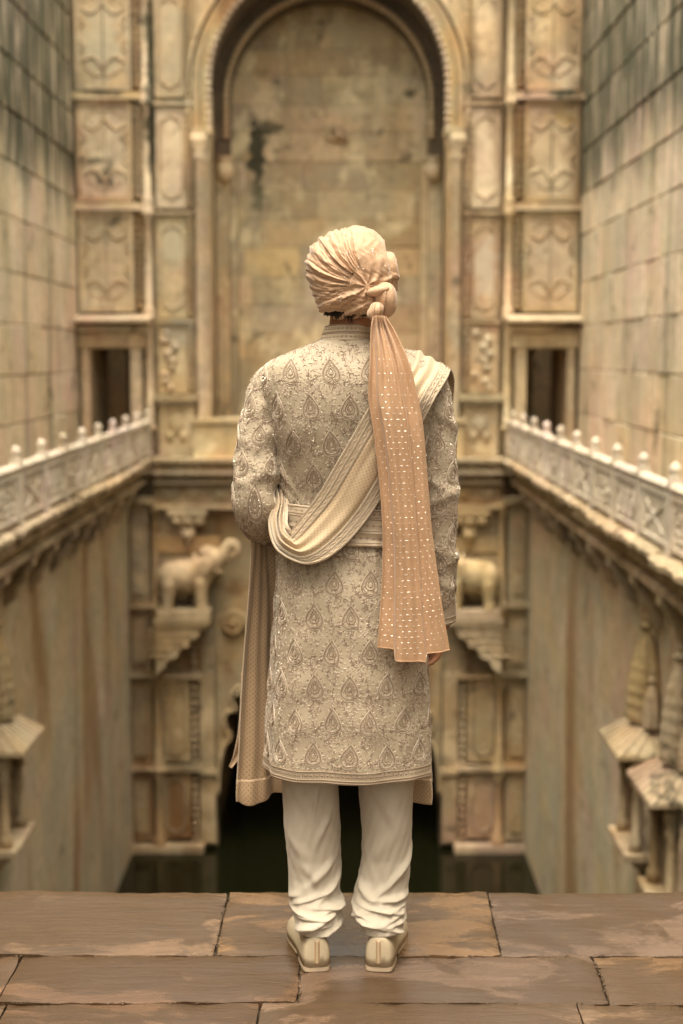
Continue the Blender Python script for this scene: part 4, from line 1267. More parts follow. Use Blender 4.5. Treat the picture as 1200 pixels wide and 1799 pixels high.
def coat_points(z, ph, extra=0.0):
    x, y = coat_ring(z, ph)
    x2, y2 = coat_ring(z, ph, .01)
    nx, ny = x2 - x, y2 - y; L = np.hypot(nx, ny) + 1e-9
    d = coat_disp(z, ph) + extra
    return np.stack([x + nx / L * d, y + ny / L * d, z + 0 * x], -1)
CP = np.stack([coat_points(np.full(NP, z), phs) for z in zz_])
mb = MB(); mb.grid(CP, True)
COAT = mb.build('coat', M['coat'], ROOT, smooth=True)
solidify(COAT, .003, -1)
CS = Surf(CP, zz_)
def back_y(x, z):
    """depth of the coat's back at (x, z)"""
    cx, a, b, cy = (np.interp(z, _zz, c) for c in (C_x, C_a, C_b, C_y))
    u = np.clip(abs(x - cx) / a, 0, .985)
    sn = u ** (1 / EXPO); cs = np.sqrt(1 - sn ** 2)
    return YP + cy - b * cs ** EXPO - .006
# ------------------------------------------------------------------ sleeves
def tube_surf(path, rad, nu, wr, flat=1.0, up=(0, -1, 0)):
    P = smooth_path(path, nu); rr = np.interp(np.linspace(0, 1, nu), np.linspace(0, 1, len(rad)), rad)
    T = np.gradient(P, axis=0); T /= np.linalg.norm(T, axis=1)[:, None]
    ref = np.array(up, float); rows = []
    ang = np.linspace(0, 2 * math.pi, 96, False)
    tl_ = np.concatenate([[0], np.cumsum(np.linalg.norm(np.diff(P, axis=0), axis=1))])
    for i in range(nu):
        a = ref - T[i] * (ref @ T[i]); a /= np.linalg.norm(a); b = np.cross(a, T[i]); ref = a
        r = rr[i] + wr(tl_[i], ang)
        rows.append(P[i] + (np.cos(ang) * r)[:, None] * a + (np.sin(ang) * r * flat)[:, None] * b)
    return np.array(rows), tl_
def wr_left(t, a):
    d = .004 * np.sin(t * 70 + 2 * np.sin(a * 2)) * np.cos(a - 1.0)
    for (t0, am, sl) in ((.27, .007, .02), (.295, .007, -.02), (.325, .006, .03), (.23, .005, .03), (.19, .004, -.03), (.40, .006, .02), (.44, .006, -.02)):
        d = d + 1.1 * am * np.exp(-((t - t0 - sl * np.sin(a)) / .010) ** 2) * (.35 + .65 * np.cos(a - 2.4).clip(0))
    return d
def wr_right(t, a):
    d = .002 * np.sin(t * 55 + 2 * np.sin(a * 2 + 1))
    for (t0, am, sl) in ((.30, .005, .03), (.33, .005, -.02), (.12, .004, .04), (.46, .004, .02), (.5, .004, -.02), (.54, .004, .02)):
        d = d + am * np.exp(-((t - t0 - sl * np.sin(a)) / .012) ** 2)
    return d
Lp = [pp(500, 650, 3.552), pp(479, 668, 3.552), pp(464, 712, 3.545), pp(455, 770, 3.53), pp(448, 840, 3.505), pp(447, 880, 3.50), pp(452, 905, 3.53), pp(463, 921, 3.60), pp(478, 930, 3.69), pp(494, 936, 3.77)]
Lr = [.028, .043, .0505, .053, .053, .0535, .052, .049, .044, .040]
LP, Lt = tube_surf(Lp, Lr, 120, wr_left)
Rp = [pp(730, 652, 3.552), pp(752, 674, 3.552), pp(763, 715, 3.55), pp(768, 780, 3.545), pp(771, 860, 3.54), pp(772, 940, 3.545), pp(773, 1020, 3.555), pp(775, 1092, 3.57)]
Rr = [.028, .044, .0475, .048, .047, .043, .040, .037]
RP, Rt = tube_surf(Rp, Rr, 140, wr_right)
SLV = []
for PS in (LP, RP):
    mb = MB(); mb.grid(PS[::-1], True)
    o = mb.build('sleeve', M['coat'], COAT, smooth=True); solidify(o, .003, -1); SLV.append(o)
LS, RS = Surf(LP, Lt), Surf(RP, Rt)
# rounded sleeve heads that close over the shoulder
for (px, py, sx, nm) in ((471, 662, -1, 'l'), (757, 664, 1, 'r')):
    pass

# ------------------------------------------------------------------ embroidery on the coat and sleeves
ROWH, COLW = .0855, .0935
g = np.random.default_rng(3)
ft, fp, fb = MB(), MB(), MB()
hem_band = .035
row_z = Z_HEM + hem_band + .040; r_i = 0; cnt = 0; CTR = []
while row_z < Z_NECK - .015:
    hw = .335 if row_z > z_waist else .40
    ncol = int(hw / COLW) + 1
    for k_ in range(-ncol, ncol + 1):
        s0 = (k_ + (.5 if r_i % 2 else 0)) * COLW
        if abs(s0) > hw: continue
        if row_z > 1.44 and abs(s0) > .225 * float(np.interp(row_z, zz_, CS.L)): continue
        cs, ct = s0 + g.normal(0, .002), row_z + g.normal(0, .002)
        CTR.append((cs, ct)); parts = motif(CS, cs, ct, .066, .072, g.normal(0, .05), 1, cnt); cnt += 1
        tri_part('embroidered_motif', parts, COAT)
        # sprigs between neighbours
        for (ds, dt, an, l, cu) in ((COLW * .5, .030, 1.2, .042, 1.0), (COLW * .5, -.004, -1.9, .036, 1.0), (COLW * .42, .012, 2.4, .020, -1.2), (COLW * .55, -.028, -.5, .022, 1.2), (COLW * .48, .052, .3, .018, -1.0)):
            sprig(ft, fp, fb, CS, cs + ds + g.normal(0, .003), ct + dt + g.normal(0, .003), an + g.normal(0, .25), l * g.uniform(.85, 1.1), 1, cu)
        dots(fb, CS, [(cs + COLW * .5 + g.normal(0, .012), ct + g.normal(0, .03)) for _ in range(9)], .0018, .0018)
    row_z += ROWH; r_i += 1
# a ground of tiny stitches and curls over the whole back
def ground(th, pa, be, surf, s0, s1, t0, t1, n, flip, ctrs, W, H, dn):
    q = np.random.default_rng(n); ctrs = np.array(ctrs)
    def some(k):
        P = np.stack([q.uniform(s0, s1, k), q.uniform(t0, t1, k)], 1)
        d = np.hypot((P[:, None, 0] - ctrs[None, :, 0]) / (W * .57), (P[:, None, 1] - ctrs[None, :, 1] + dn * .12 * H) / (H * .60)).min(1)
        return P[d > 1]
    def rnd(a, b, P): return q.uniform(a, b, len(P))
    P = some(int(n * .48)); leaves(th, surf, P, rnd(0, 6.28, P), rnd(.0045, .0085, P), rnd(.0022, .0034, P), .0011, flip)
    P = some(int(n * .45)); leaves(pa, surf, P, rnd(0, 6.28, P), rnd(.005, .010, P), rnd(.0024, .0038, P), .0012, flip)
    for p in some(int(n * .07)):
        an = q.uniform(0, 6.28); t = np.linspace(0, 1, 6); ph = an + q.choice([-1, 1]) * 3.4 * t; l = q.uniform(.012, .02)
        ribbon(th, surf, np.stack([p[0] + np.cumsum(np.cos(ph)) * l / 6, p[1] + np.cumsum(np.sin(ph)) * l / 6], 1), .0019, .0011, flip=flip)
    P = some(n // 8)
    dots(be, surf, P, rnd(.0008, .0015, P), .0012, flip=flip, n=5)
ground(ft, fp, fb, CS, -.36, .36, Z_HEM + .035, Z_NECK - .012, 24000, 1, CTR, .066, .072, 1)
# hem border: two cords and a row of small rings
for (dz, w) in ((.004, .003), (.010, .0022), (.030, .0025)):
    ribbon(ft, CS, [(s_, Z_HEM + dz) for s_ in np.linspace(-.42, .42, 260)], w, .0018)
for s_ in np.arange(-.42, .42, .0135):
    dots(ft, CS, [(s_, Z_HEM + .020)], .0045, .0016, n=8); dots(fb, CS, [(s_, Z_HEM + .020)], .0011, .0026)
    leaf(ft, CS, (s_ + .0067, Z_HEM + .013), 1.57, .014, .0035, .0014)
tag(tri_part('vine_embroidery', (ft, fp, fb), COAT), kind='stuff')
for S_, o, t0, t1, smin, smax in ((LS, SLV[0], .035, float(Lt[-1]) - .03, -.17, .17), (RS, SLV[1], .04, float(Rt[-1]) - .05, -.17, .17)):
    ft, fp, fb = MB(), MB(), MB(); i = 0; t = t0; CTR = []
    while t < t1:
        for k_ in range(-2, 3):
            s0 = (k_ + (.5 if i % 2 else 0)) * .078
            if abs(s0) > .165: continue
            CTR.append((s0, t)); parts = motif(S_, s0, t, .058, .066, math.pi + g.normal(0, .06), -1, 500 + cnt); cnt += 1
            tri_part('embroidered_motif', parts, o)
            for (ds, dt, an, l, cu) in ((.039, .02, 1.2, .036, 1.0), (.039, -.012, -1.9, .032, 1.0), (.04, .045, .2, .02, -1.)):
                sprig(ft, fp, fb, S_, s0 + ds, t + dt, an + g.normal(0, .3), l, -1, cu)
            dots(fb, S_, [(s0 + .039 + g.normal(0, .01), t + g.normal(0, .03)) for _ in range(12)], .0018, .0018, flip=-1)
        t += .074; i += 1
    ground(ft, fp, fb, S_, -.16, .16, .0, t1, 6500, -1, CTR, .058, .066, -1)
    if S_ is RS:
        for dz in (.006, .02): ribbon(ft, S_, [(s_, float(Rt[-1]) - dz) for s_ in np.linspace(-.118, .118, 80)], .003, .0016, flip=-1)
    tag(tri_part('vine_embroidery', (ft, fp, fb), o), kind='stuff')
# seam rolls where the sleeves are set in

# ------------------------------------------------------------------ standing collar
zc0, zc1 = float(pp(600, 599)[2]), float(pp(600, 570)[2])
cxl, cxr = pp(563, 598)[0], pp(657, 598)[0]
n = 14; rows = []
for i in range(n):
    t = i / (n - 1)
    cx = (cxl + cxr) / 2 + t * .003; a = ((cxr - cxl) / 2) * (1 - .16 * t); b = .066 * (1 - .08 * t); cy = YP + .012 + .004 * t
    dz = (zc1 - zc0) * t
    ph = np.linspace(0, 2 * math.pi, 120, False)
    z = zc0 + dz - .010 * (1 - np.cos(ph)) * .5 - (.03 * t) * sstep(.75, 1, (1 - np.cos(ph)) / 2)
    rows.append(np.stack([cx + a * np.sin(ph), cy - b * np.cos(ph), z], -1))
KP = np.array(rows)
mb = MB(); mb.grid(KP, True); COLLAR = mb.build('collar', M['stole_band'], COAT, smooth=True); solidify(COLLAR, .004, 0)
kt = np.linspace(0, zc1 - zc0, n); KS = Surf(KP, kt); H_ = zc1 - zc0
ct_, cp_, cb_ = MB(), MB(), MB()
for v in (.04, .46, .54, .95): ribbon(ct_, KS, [(s_, v * H_) for s_ in np.linspace(-.15, .15, 120)], .0024, .0015, .002)
for v in (.25, .75):
    for q, s_ in enumerate(np.arange(-.15, .15, .0105)):
        dots(ct_, KS, [(s_, v * H_)], .0042, .0013, .002, n=8); dots(cb_, KS, [(s_, v * H_)], .0017, .003, .002)
        leaf(ct_, KS, (s_ + .0045, v * H_ - .003), 1.0, .007, .003, .0032)
tri_part('collar_embroidery', (ct_, cp_, cb_), COLLAR)

# ------------------------------------------------------------------ belt
def band_ring(y_top, y_bot, grow, nrow=18, tilt=.0):
    rows = []
    z1, z0 = float(pp(600, y_top)[2]), float(pp(600, y_bot)[2])
    for i in range(nrow):
        t = i / (nrow - 1); z = z0 + (z1 - z0) * t
        x, y = coat_ring(np.full(NP, z), phs, 0)
        zt = z - tilt * np.sin(phs)
        P = coat_points(zt, phs, grow + .0035 * math.sin(t * math.pi) + .0025 * np.sin(t * 19 + np.sin(phs * 3) * 1.5) * (t < .45))
        rows.append(P)
    return np.array(rows), z0, z1
BP, bz0, bz1 = band_ring(886, 950, .007, 24, .012)
mb = MB(); mb.grid(BP, True); BELT = mb.build('belt', M['belt'], ROOT, smooth=True); solidify(BELT, .003, 0)
BS = Surf(BP, np.linspace(0, bz1 - bz0, 24)); H_ = bz1 - bz0
bt_, bp_, bb_ = MB(), MB(), MB()
for v in (.04, .10, .36, .42, .72, .78, .96): ribbon(bt_, BS, [(s_, v * H_) for s_ in np.linspace(-.2, .24, 160)], .0024, .0014, .0015)
for v in (.23, .57, .87):
    for s_ in np.arange(-.2, .24, .016):
        dots(bt_, BS, [(s_, v * H_)], .0046, .0016, .0015, n=8); dots(bb_, BS, [(s_, v * H_)], .0018, .0034, .0015)
        leaf(bt_, BS, (s_ + .008, v * H_ - .004), 1.2, .008, .0035, .0032)
tri_part('belt_embroidery', (bt_, bp_, bb_), BELT)

# ------------------------------------------------------------------ sheets of cloth between two rails
def sheet(name, A, B, nt, ns, depth, mat, parent, bulge=0.0, thick=.0016, wave=None):
    """A, B rails (k,3); depth(s,t) metres towards the viewer side normal; returns object and Surf"""
    a, b = smooth_path(A, nt), smooth_path(B, nt)
    s_ = np.linspace(0, 1, ns)
    P = a[:, None, :] * (1 - s_)[None, :, None] + b[:, None, :] * s_[None, :, None]
    t_ = np.linspace(0, 1, nt)
    S2, T2 = np.meshgrid(s_, t_)
    du = np.gradient(P, axis=1); dv = np.gradient(P, axis=0)
    N = np.cross(du, dv); N /= np.linalg.norm(N, axis=2)[:, :, None] + 1e-12
    if N[:, :, 1].mean() > 0: N = -N
    # even the normals out so that folds stay smooth
    for _ in range(6):
        N[1:-1] = (N[:-2] + N[1:-1] * 2 + N[2:]) / 4
    N /= np.linalg.norm(N, axis=2)[:, :, None] + 1e-12
    P = P + N * depth(S2, T2)[:, :, None]
    if wave is not None: P = P + wave(S2, T2)
    mb = MB(); mb.grid(P)
    me = mb.mesh(name, mat, True, WL[parent.name])
    w = np.linalg.norm(np.diff(P, axis=1), axis=2); u = np.concatenate([np.zeros((nt, 1)), np.cumsum(w, 1)], 1)
    l = np.linalg.norm(np.diff(P, axis=0), axis=2).mean(1); v = np.concatenate([[0], np.cumsum(l)])
    um = u.mean(0)
    set_uv(me, np.stack([np.broadcast_to(um, (nt, ns)), np.broadcast_to(v[:, None], (nt, ns))], -1).reshape(-1, 2))
    o = obj(name, me, parent, WL[parent.name])
    solidify(o, thick, 0)
    return o, P, v

# stole: over the right shoulder, across the back, looped through the bent left arm
def onb(px, py, off):
    p = pp(px, py, 3.42); y = back_y(p[0], p[2]) - off
    return pp(px, py, y)
A_ = [pp(716, 700, 3.70), pp(708, 640, 3.65), pp(706, 614, 3.58), pp(700, 640, 3.47), onb(678, 672, .012), onb(650, 712, .014), onb(622, 760, .014), onb(592, 812, .014), onb(560, 868, .016), onb(532, 905, .020), onb(512, 934, .026), onb(507, 940, .032), pp(505, 925, 3.455), pp(505, 895, 3.49), pp(504, 868, 3.53), pp(500, 860, 3.60)]
B_ = [pp(795, 720, 3.68), pp(798, 672, 3.64), pp(792, 652, 3.57), pp(784, 668, 3.49), pp(764, 700, 3.435), onb(742, 742, .024), onb(712, 798, .022), onb(684, 850, .022), onb(650, 905, .022), onb(612, 952, .026), onb(570, 985, .034), onb(530, 992, .040), pp(486, 968, 3.43), pp(470, 925, 3.455), pp(478, 885, 3.49), pp(486, 862, 3.57)]
def stole_depth(s, t):
    d = .010 * np.sin(s * math.pi) + .006 * np.exp(-((s - .32 - .06 * t) / .07) ** 2) + .009 * np.exp(-((s - .60) / .10) ** 2) * sstep(.25, .5, t)
    k2 = sstep(.6, .85, t)
    d = d + k2 * (.007 * np.sin(s * 19 + 1.0) + .004 * np.sin(s * 33))
    d = d + .0025 * np.sin(s * 24 + t * 6) * (1 - k2) * sstep(.26, .34, s) * sstep(.76, .66, s)
    return d
STOLE, SP, sv = sheet('stole', A_, B_, 200, 90, stole_depth, M['stole'], ROOT, thick=.002)
def sub_surf(P, v, j0, j1):
    Q = P[:, j0:j1 + 1]
    return Surf(Q, v, closed=False, M_=200), float(np.mean(np.linalg.norm(np.diff(Q, axis=1), axis=2).sum(1)))
for (j0, j1, nm) in ((0, 24, 'stole_border'), (66, 89, 'stole_border')):
    Q = SP[:, j0:j1 + 1]
    du = np.gradient(Q, axis=1); dv = np.gradient(Q, axis=0); N = np.cross(du, dv); N /= np.linalg.norm(N, axis=2)[:, :, None] + 1e-12
    if N[:, :, 1].mean() > 0: N = -N
    mb = MB(); mb.grid(Q + N * .0018); o = mb.build(nm, M['stole_band'], STOLE, smooth=True); solidify(o, .0014, 0)
    S_, wd = sub_surf(Q + N * .0018, sv, 0, j1 - j0)
    e_t, e_p, e_b = MB(), MB(), MB(); fl = 1
    chk = S_.frame(np.array([wd / 2]), np.array([sv[80]]))[1][0]; fl = -1 if chk[1] > 0 else 1
    # use fractions of the local width so that lines follow the edge
    tt = np.linspace(sv[2], sv[-3], 230)
    Lw = np.interp(tt, sv, S_.L)
    for v_ in (.05, .13, .48, .54, .88, .95): ribbon(e_p, S_, np.stack([v_ * Lw, tt], 1), .0022, .0013, .0012, fl)
    for c_ in (.31, .71):
        ribbon(e_p, S_, np.stack([(c_ + .07 * np.sin(tt * 300)) * Lw, tt], 1), .0024, .0012, .0010, fl)
        for i_ in range(0, 230, 2):
            leaf(e_p if i_ % 3 else e_t, S_, (c_ * Lw[i_], tt[i_]), 2.2 if i_ % 4 else .9, .006, .0035, .0014, fl)
    tri_part('border_embroidery', (e_t, e_p, e_b), o)

# ends of the stole hanging at both sides in front of the legs
def end_depth(s, t):
    return .012 * np.sin(s * 8 + .7) * sstep(0, .2, t) + .009 * np.sin(s * 14 + 2 + t * 1.5) * sstep(.05, .5, t) + .004 * np.sin(s * 31 + t * 3)
A_ = [pp(441, 918, 3.585), pp(437, 960, 3.60), pp(432, 1040, 3.62), pp(425, 1140, 3.64), pp(420, 1240, 3.65), pp(418, 1320, 3.655), pp(415, 1378, 3.66)]
B_ = [pp(500, 925, 3.70), pp(505, 960, 3.71), pp(520, 1040, 3.72), pp(530, 1140, 3.73), pp(545, 1240, 3.74), pp(552, 1320, 3.745), pp(556, 1362, 3.75)]
E1, EP, ev_ = sheet('stole_end', A_, B_, 130, 80, end_depth, M['stole_end'], ROOT)
A2 = [pp(415, 1370, 3.652), pp(413.5, 1395, 3.652), pp(414, 1412, 3.655)]; B2 = [pp(556, 1355, 3.742), pp(557, 1375, 3.742), pp(557, 1388, 3.745)]
def hem_depth(s, t): return end_depth(s, 1.0 + 0 * t) + .004
def hem_wave(s, t):
    w = np.zeros(s.shape + (3,)); w[..., 2] = -.006 * np.sin(s * 9 + .2) * t + .010 * sstep(.12, 0, s) * t; return w
o, _, _ = sheet('hem_cuff', A2, B2, 16, 80, hem_depth, M['stole_end'], E1, wave=hem_wave, thick=.004)
mb = MB(); hp = smooth_path([pp(415, 1371, 3.652), pp(470, 1366, 3.69), pp(556, 1355, 3.74)], 2)
top = EP[-1].copy(); 
mb.tube([q + np.array([0, -.005, -.002]) for q in EP[-4][::3]], .0022, 6); mb.build('hem_roll', M['stole_band'], E1, smooth=True)
mb = MB(); mb.tube(EP[:, 0], .0022, 6); mb.build('edge_roll', M['stole_band'], E1, smooth=True)
# the pointed corner of the inner layer
A3 = [pp(424, 1180, 3.68), pp(419, 1270, 3.69), pp(410, 1325, 3.69), pp(403, 1348, 3.69)]; B3 = [pp(470, 1180, 3.70), pp(470, 1260, 3.71), pp(440, 1310, 3.71), pp(407, 1349, 3.695)]
sheet('inner_corner', A3, B3, 30, 12, lambda s, t: .004 * np.sin(s * 6 + t * 4), M['stole_end'], E1)
A_ = [pp(690, 930, 3.73), pp(690, 1040, 3.74), pp(680, 1200, 3.75), pp(672, 1320, 3.75), pp(668, 1380, 3.75)]
B_ = [pp(748, 930, 3.68), pp(750, 1040, 3.68), pp(754, 1200, 3.675), pp(758, 1320, 3.67), pp(761, 1372, 3.67)]
E2, EQ, _ = sheet('stole_end', A_, B_, 90, 50, lambda s, t: .008 * np.sin(s * 7 + 1), M['stole_end'], ROOT)
A2 = [pp(667, 1368, 3.742), pp(667, 1388, 3.742), pp(667, 1408, 3.745)]; B2 = [pp(761, 1366, 3.662), pp(763, 1390, 3.662), pp(762, 1411, 3.665)]
sheet('hem_cuff', A2, B2, 14, 50, lambda s, t: .008 * np.sin(s * 7 + 1) + .004, M['stole_end'], E2, thick=.004)
mb = MB(); mb.tube(EQ[:, -1], .0022, 6); mb.build('edge_roll', M['stole_band'], E2, smooth=True)

# ------------------------------------------------------------------ turban
TC = pp(619, 484, 3.555)
sil = [(540, 463), (545, 440), (562, 422), (585, 409), (608, 404), (631, 402), (655, 411), (672, 428), (678, 440), (690, 449), (699, 468), (702, 490), (698, 514), (688, 540), (672, 553), (646, 560), (620, 560), (594, 558), (574, 552), (560, 536), (549, 508), (542, 485)]
sv_ = np.array([(pp(x, y, 3.555) - TC)[[0, 2]] for x, y in sil])
sa = np.arctan2(sv_[:, 1], sv_[:, 0]); sr = np.hypot(sv_[:, 0], sv_[:, 1])
oi = np.argsort(sa); sa, sr = sa[oi], sr[oi]
sa3 = np.concatenate([sa - 2 * math.pi, sa, sa + 2 * math.pi]); sr3 = np.tile(sr, 3)
NPS, NPH = 230, 420
psi = np.linspace(.0015, math.pi - .0015, NPS); phi = np.linspace(-math.pi, math.pi, NPH, False)
RR = np.interp(phi, sa3, sr3)
kk = np.ones(9) / 9; RR = np.convolve(np.concatenate([RR[-4:], RR, RR[:4]]), kk, 'valid')
PS, PH = np.meshgrid(psi, phi, indexing='ij')
sn = np.sin(PS) ** (.88 - .42 * np.clip(-np.sin(PH), 0, 1) ** 1.5)
X = RR[None, :] * sn * np.cos(PH); Z = RR[None, :] * sn * np.sin(PH)
DB, DF = .108, .118
Yd = np.where(np.cos(PS) > 0, -DB, -DF) * np.sign(np.cos(PS)) * abs(np.cos(PS)) ** .9
Yd = Yd + .012 * np.clip(Z / .1, -1, 1) * 0
T0 = np.stack([X, Yd, Z], -1)
# work in photograph pixels relative to the tie point
KX, KZ = (pp(646, 503, 3.44) - TC)[[0, 2]]
sgn_f = np.where(Yd < .02, 1.0, 1.0)
ux = (X - KX) / PXM; uz_ = (Z - KZ) / PXM
rho = np.hypot(ux, uz_) + 1e-6
al = np.degrees(np.arctan2(uz_, ux)) % 360
disp = np.zeros_like(X)
front = sstep(.03, -.03, Yd)
# overlapping pleats fanning from the tie to the left rim
edges = [112, 120, 136, 143, 160, 169, 187]
bend = al + .10 * rho * np.sin(np.radians(al - 90)) * .35 - 8 * np.sin(rho / 30.0) * .5
for i in range(len(edges) - 1):
    e0, e1 = edges[i], edges[i + 1]
    u = (bend - e0) / (e1 - e0)
    ins = (u >= 0) & (u < 1)
    amp = (.0040 + .0045 * ((i * 37) % 5) / 4) * sstep(4, 55, rho) * (1 - .35 * sstep(70, 130, rho))
    prof = np.clip(u, 0, 1)
    shape = sstep(0, .14, prof) * (1 - .9 * sstep(.2, 1.0, prof))
    disp += np.where(ins, amp * shape, 0)
    disp += np.where(ins, .0012 * np.sin(prof * 12 + i) * sstep(15, 60, rho), 0)
# broad wraps crossing the lower half, nearly level
al2 = np.degrees(np.arctan2(uz_ - 4, ux - 130)) % 360
lowm = ((al > 186) & (al < 345)) * sstep(184, 190, al)
e2 = [178, 186.5, 193, 202, 208, 220, 236, 262]
for i in range(len(e2) - 1):
    u = (al2 + 2.0 * np.sin(rho / 26 + i) - e2[i]) / (e2[i + 1] - e2[i]); ins = (u >= 0) & (u < 1); pr_ = np.clip(u, 0, 1)
    disp += np.where(ins, (.0035 + .0030 * ((i * 7) % 3) / 2) * (1 - sstep(.1, .95, pr_)) * sstep(0, .08, pr_) + .0009 * np.sin(pr_ * 14 + ux * .06 + i), 0) * lowm * sstep(6, 40, rho)
# smooth crown piece, a proud edge along its left side, puckers at the tie
crown = sstep(112, 106, bend) * (bend > 12)
disp += .0065 * crown * sstep(8, 50, rho)
pk = np.exp(-rho / 22.0)
disp += .0055 * pk * np.sin(np.radians(al) * 9 + .5) * sstep(3, 12, rho)
disp += crown * (.004 * np.exp(-((ux - 12 - .15 * uz_) / 7.0) ** 2) * np.exp(-((uz_ - 28) / 24.0) ** 2) - .003 * np.exp(-((ux - 24) / 8.0) ** 2) * np.exp(-((uz_ - 24) / 26.0) ** 2))
disp += crown * .0035 * np.exp(-((uz_ - 9 - .012 * (ux - 8) ** 2 * .6) / 3.5) ** 2) * sstep(2, 10, ux) * sstep(52, 40, ux)
# bulging side wrap on the right with lengthwise folds
edge_x = 34 - .08 * uz_ + .002 * uz_ ** 2 * 0
side_w = sstep(edge_x - 2, edge_x + 3, ux)
disp += side_w * (-.006 + .004 * np.sin((ux - edge_x) * .36 + uz_ * .05)) * sstep(-5, 12, uz_ + 20)
# level wraps round the bottom and over the front
zb_ = Z / PXM + .10 * X / PXM
low = sstep(-20, -38, Z / PXM)
disp += low * .0018 * (((zb_ / 8.2 + .6 * np.sin(X / .05)) % 1.0) ** 1.5)
disp += (1 - front) * .005 * (((zb_ / 13 + .25 * np.sin(X / .06)) % 1.0) ** 1.4)
cr = np.sin(bend * .9 + 3 * np.sin(rho * .11 + bend * .05)) * .0007 + np.sin(bend * 1.7 + 4 * np.sin(rho * .07)) * .0004
disp += cr * (bend > 108) * sstep(10, 40, rho) * front
disp += (.0004 * np.sin(X * 150 + 4 * np.sin(Z * 60)) * np.sin(Z * 120 + 2 * np.sin(X * 70)) + .0003 * np.sin(X * 330 + Z * 210 + 3 * np.sin(Z * 140)))
nn = T0 / np.array([.11 ** 2, .11 ** 2, .11 ** 2]); nn /= np.linalg.norm(nn, axis=2)[:, :, None]
TP = T0 + nn * disp[:, :, None] * front[:, :, None] * 1.15 + nn * (disp * (1 - front))[:, :, None]
# underside cut flat: the cloth turns in above the neck
TP = TP + TC
mb = MB(); mb.grid(TP, True)
TUR = mb.build('turban', M['turban'], ROOT, smooth=True)
# woven silver flecks
g = np.random.default_rng(44); m = MB()
for _ in range(420):
    i_, j_ = int(g.integers(6, NPS // 2 - 2)), int(g.integers(0, NPH))
    if g.random() > math.sin(psi[i_]) + .05: continue
    p = TP[i_, j_]; a = TP[i_, (j_ + 1) % NPH] - TP[i_, j_ - 1]; b = TP[i_ + 1, j_] - TP[i_ - 1, j_]
    a /= np.linalg.norm(a); b /= np.linalg.norm(b); q_ = np.cross(a, b); q_ *= -1 if q_[1] > 0 else 1; q_ /= np.linalg.norm(q_)
    l, w = g.uniform(.0014, .0030), g.uniform(.0005, .0008); th_ = g.normal(0, .3); d = b * math.cos(th_) + a * math.sin(th_); e_ = np.cross(q_, d)
    m.add([p - d * l + q_ * .0005, p + e_ * w + q_ * .0005, p + d * l + q_ * .0005, p - e_ * w + q_ * .0005, p + q_ * .0011], [(0, 1, 4), (1, 2, 4), (2, 3, 4), (3, 0, 4)])
tag(m.build('silver_flecks', M['dash'], TUR), kind='stuff')
# the knot: a fat folded loop and a wrap round its foot
def pleated_blob(c, rx, ry, rz, rot, npl, amp, name, parent, skew=.6, n=90, m=60, pinch=0.0):
    th = np.linspace(.01, math.pi - .01, m); fi = np.linspace(0, 2 * math.pi, n, False)
    TH, FI = np.meshgrid(th, fi, indexing='ij')
    tw = FI + skew * np.cos(TH)
    d = 1 + amp * ((((tw * npl / (2 * math.pi)) % 1.0) ** 1.6) - .4) * np.sin(TH) ** .5 + .03 * np.sin(FI * 2 + 1) * np.sin(TH * 3)
    w = np.sin(TH) ** .85 * (1 - pinch * np.cos(TH) * .5)
    V = np.stack([rx * d * w * np.cos(FI), ry * d * w * np.sin(FI), -rz * np.cos(TH)], -1)
    ca, sa_ = math.cos(rot), math.sin(rot)
    V = np.stack([V[..., 0] * ca + V[..., 2] * sa_, V[..., 1], -V[..., 0] * sa_ + V[..., 2] * ca], -1) + np.array(c)
    mb = MB(); mb.grid(V, True)
    return mb.build(name, M['turban'], parent, smooth=True)
KN = pleated_blob(pp(677, 527, 3.470), .028, .034, .043, R(-10), 8, .15, 'knot', TUR, .35, pinch=.3)
pleated_blob(pp(660, 547, 3.434), .0175, .021, .023, R(32), 7, .20, 'knot_wrap', TUR, -.7)
pleated_blob(pp(664, 511, 3.447), .028, .016, .012, R(-12), 3, .12, 'knot_fold', TUR, .1)

# the long tail hanging from the knot
TA = [pp(655, 556, 3.418), pp(651, 585, 3.412), pp(649, 640, 3.396), pp(647, 700, 3.386), pp(654, 745, 3.384), pp(664, 820, 3.384), pp(672, 920, 3.386), pp(672, 1000, 3.388), pp(668, 1070, 3.39), pp(663, 1134, 3.39)]
TB = [pp(678, 556, 3.418), pp(694, 585, 3.414), pp(718, 640, 3.402), pp(734, 700, 3.394), pp(743, 745, 3.392), pp(750, 820, 3.392), pp(758, 920, 3.394), pp(768, 1000, 3.396), pp(778, 1070, 3.398), pp(790, 1140, 3.40)]
def tail_depth(s, t):
    k0 = sstep(.5, .05, t)
    f1 = .17 + .07 * t; f2 = .72 - .06 * t
    d = .017 * sstep(f1 - .014, f1 + .014, s) * sstep(.03, .25, t) - .014 * sstep(f2 - .015, f2 + .015, s) * sstep(.12, .4, t)
    d = d + k0 * (.0045 * np.sin(s * 27 + .8) + .003 * np.sin(s * 43 + 2)) * sstep(0, .08, t)
    d = d + .0050 * np.sin(s * 13 + 1.2 + t * 3.5 + 1.2 * np.sin(t * 5)) * sstep(.15, .6, t) + .0018 * np.sin(s * 34 + t * 4) + .006 * np.sin(t * 7 + s * 2) * sstep(.5, 1, t)
    d = d + .012 * sstep(.10, 0, t) * np.cos((s - .5) * 3)
    return d
def tail_wave(s, t):
    w = np.zeros(s.shape + (3,))
    f1 = .24; f2 = .66
    low = np.where(s < f1, -.004 - .006 * s, np.where(s < f2, -.030, -.012 + (s - f2) * .03))
    w[..., 2] = low * sstep(.3, 1, t)
    return w
TAIL, TPs, tv = sheet('turban_tail', TA, TB, 260, 130, tail_depth, M['tail'], TUR, thick=.0016, wave=tail_wave)
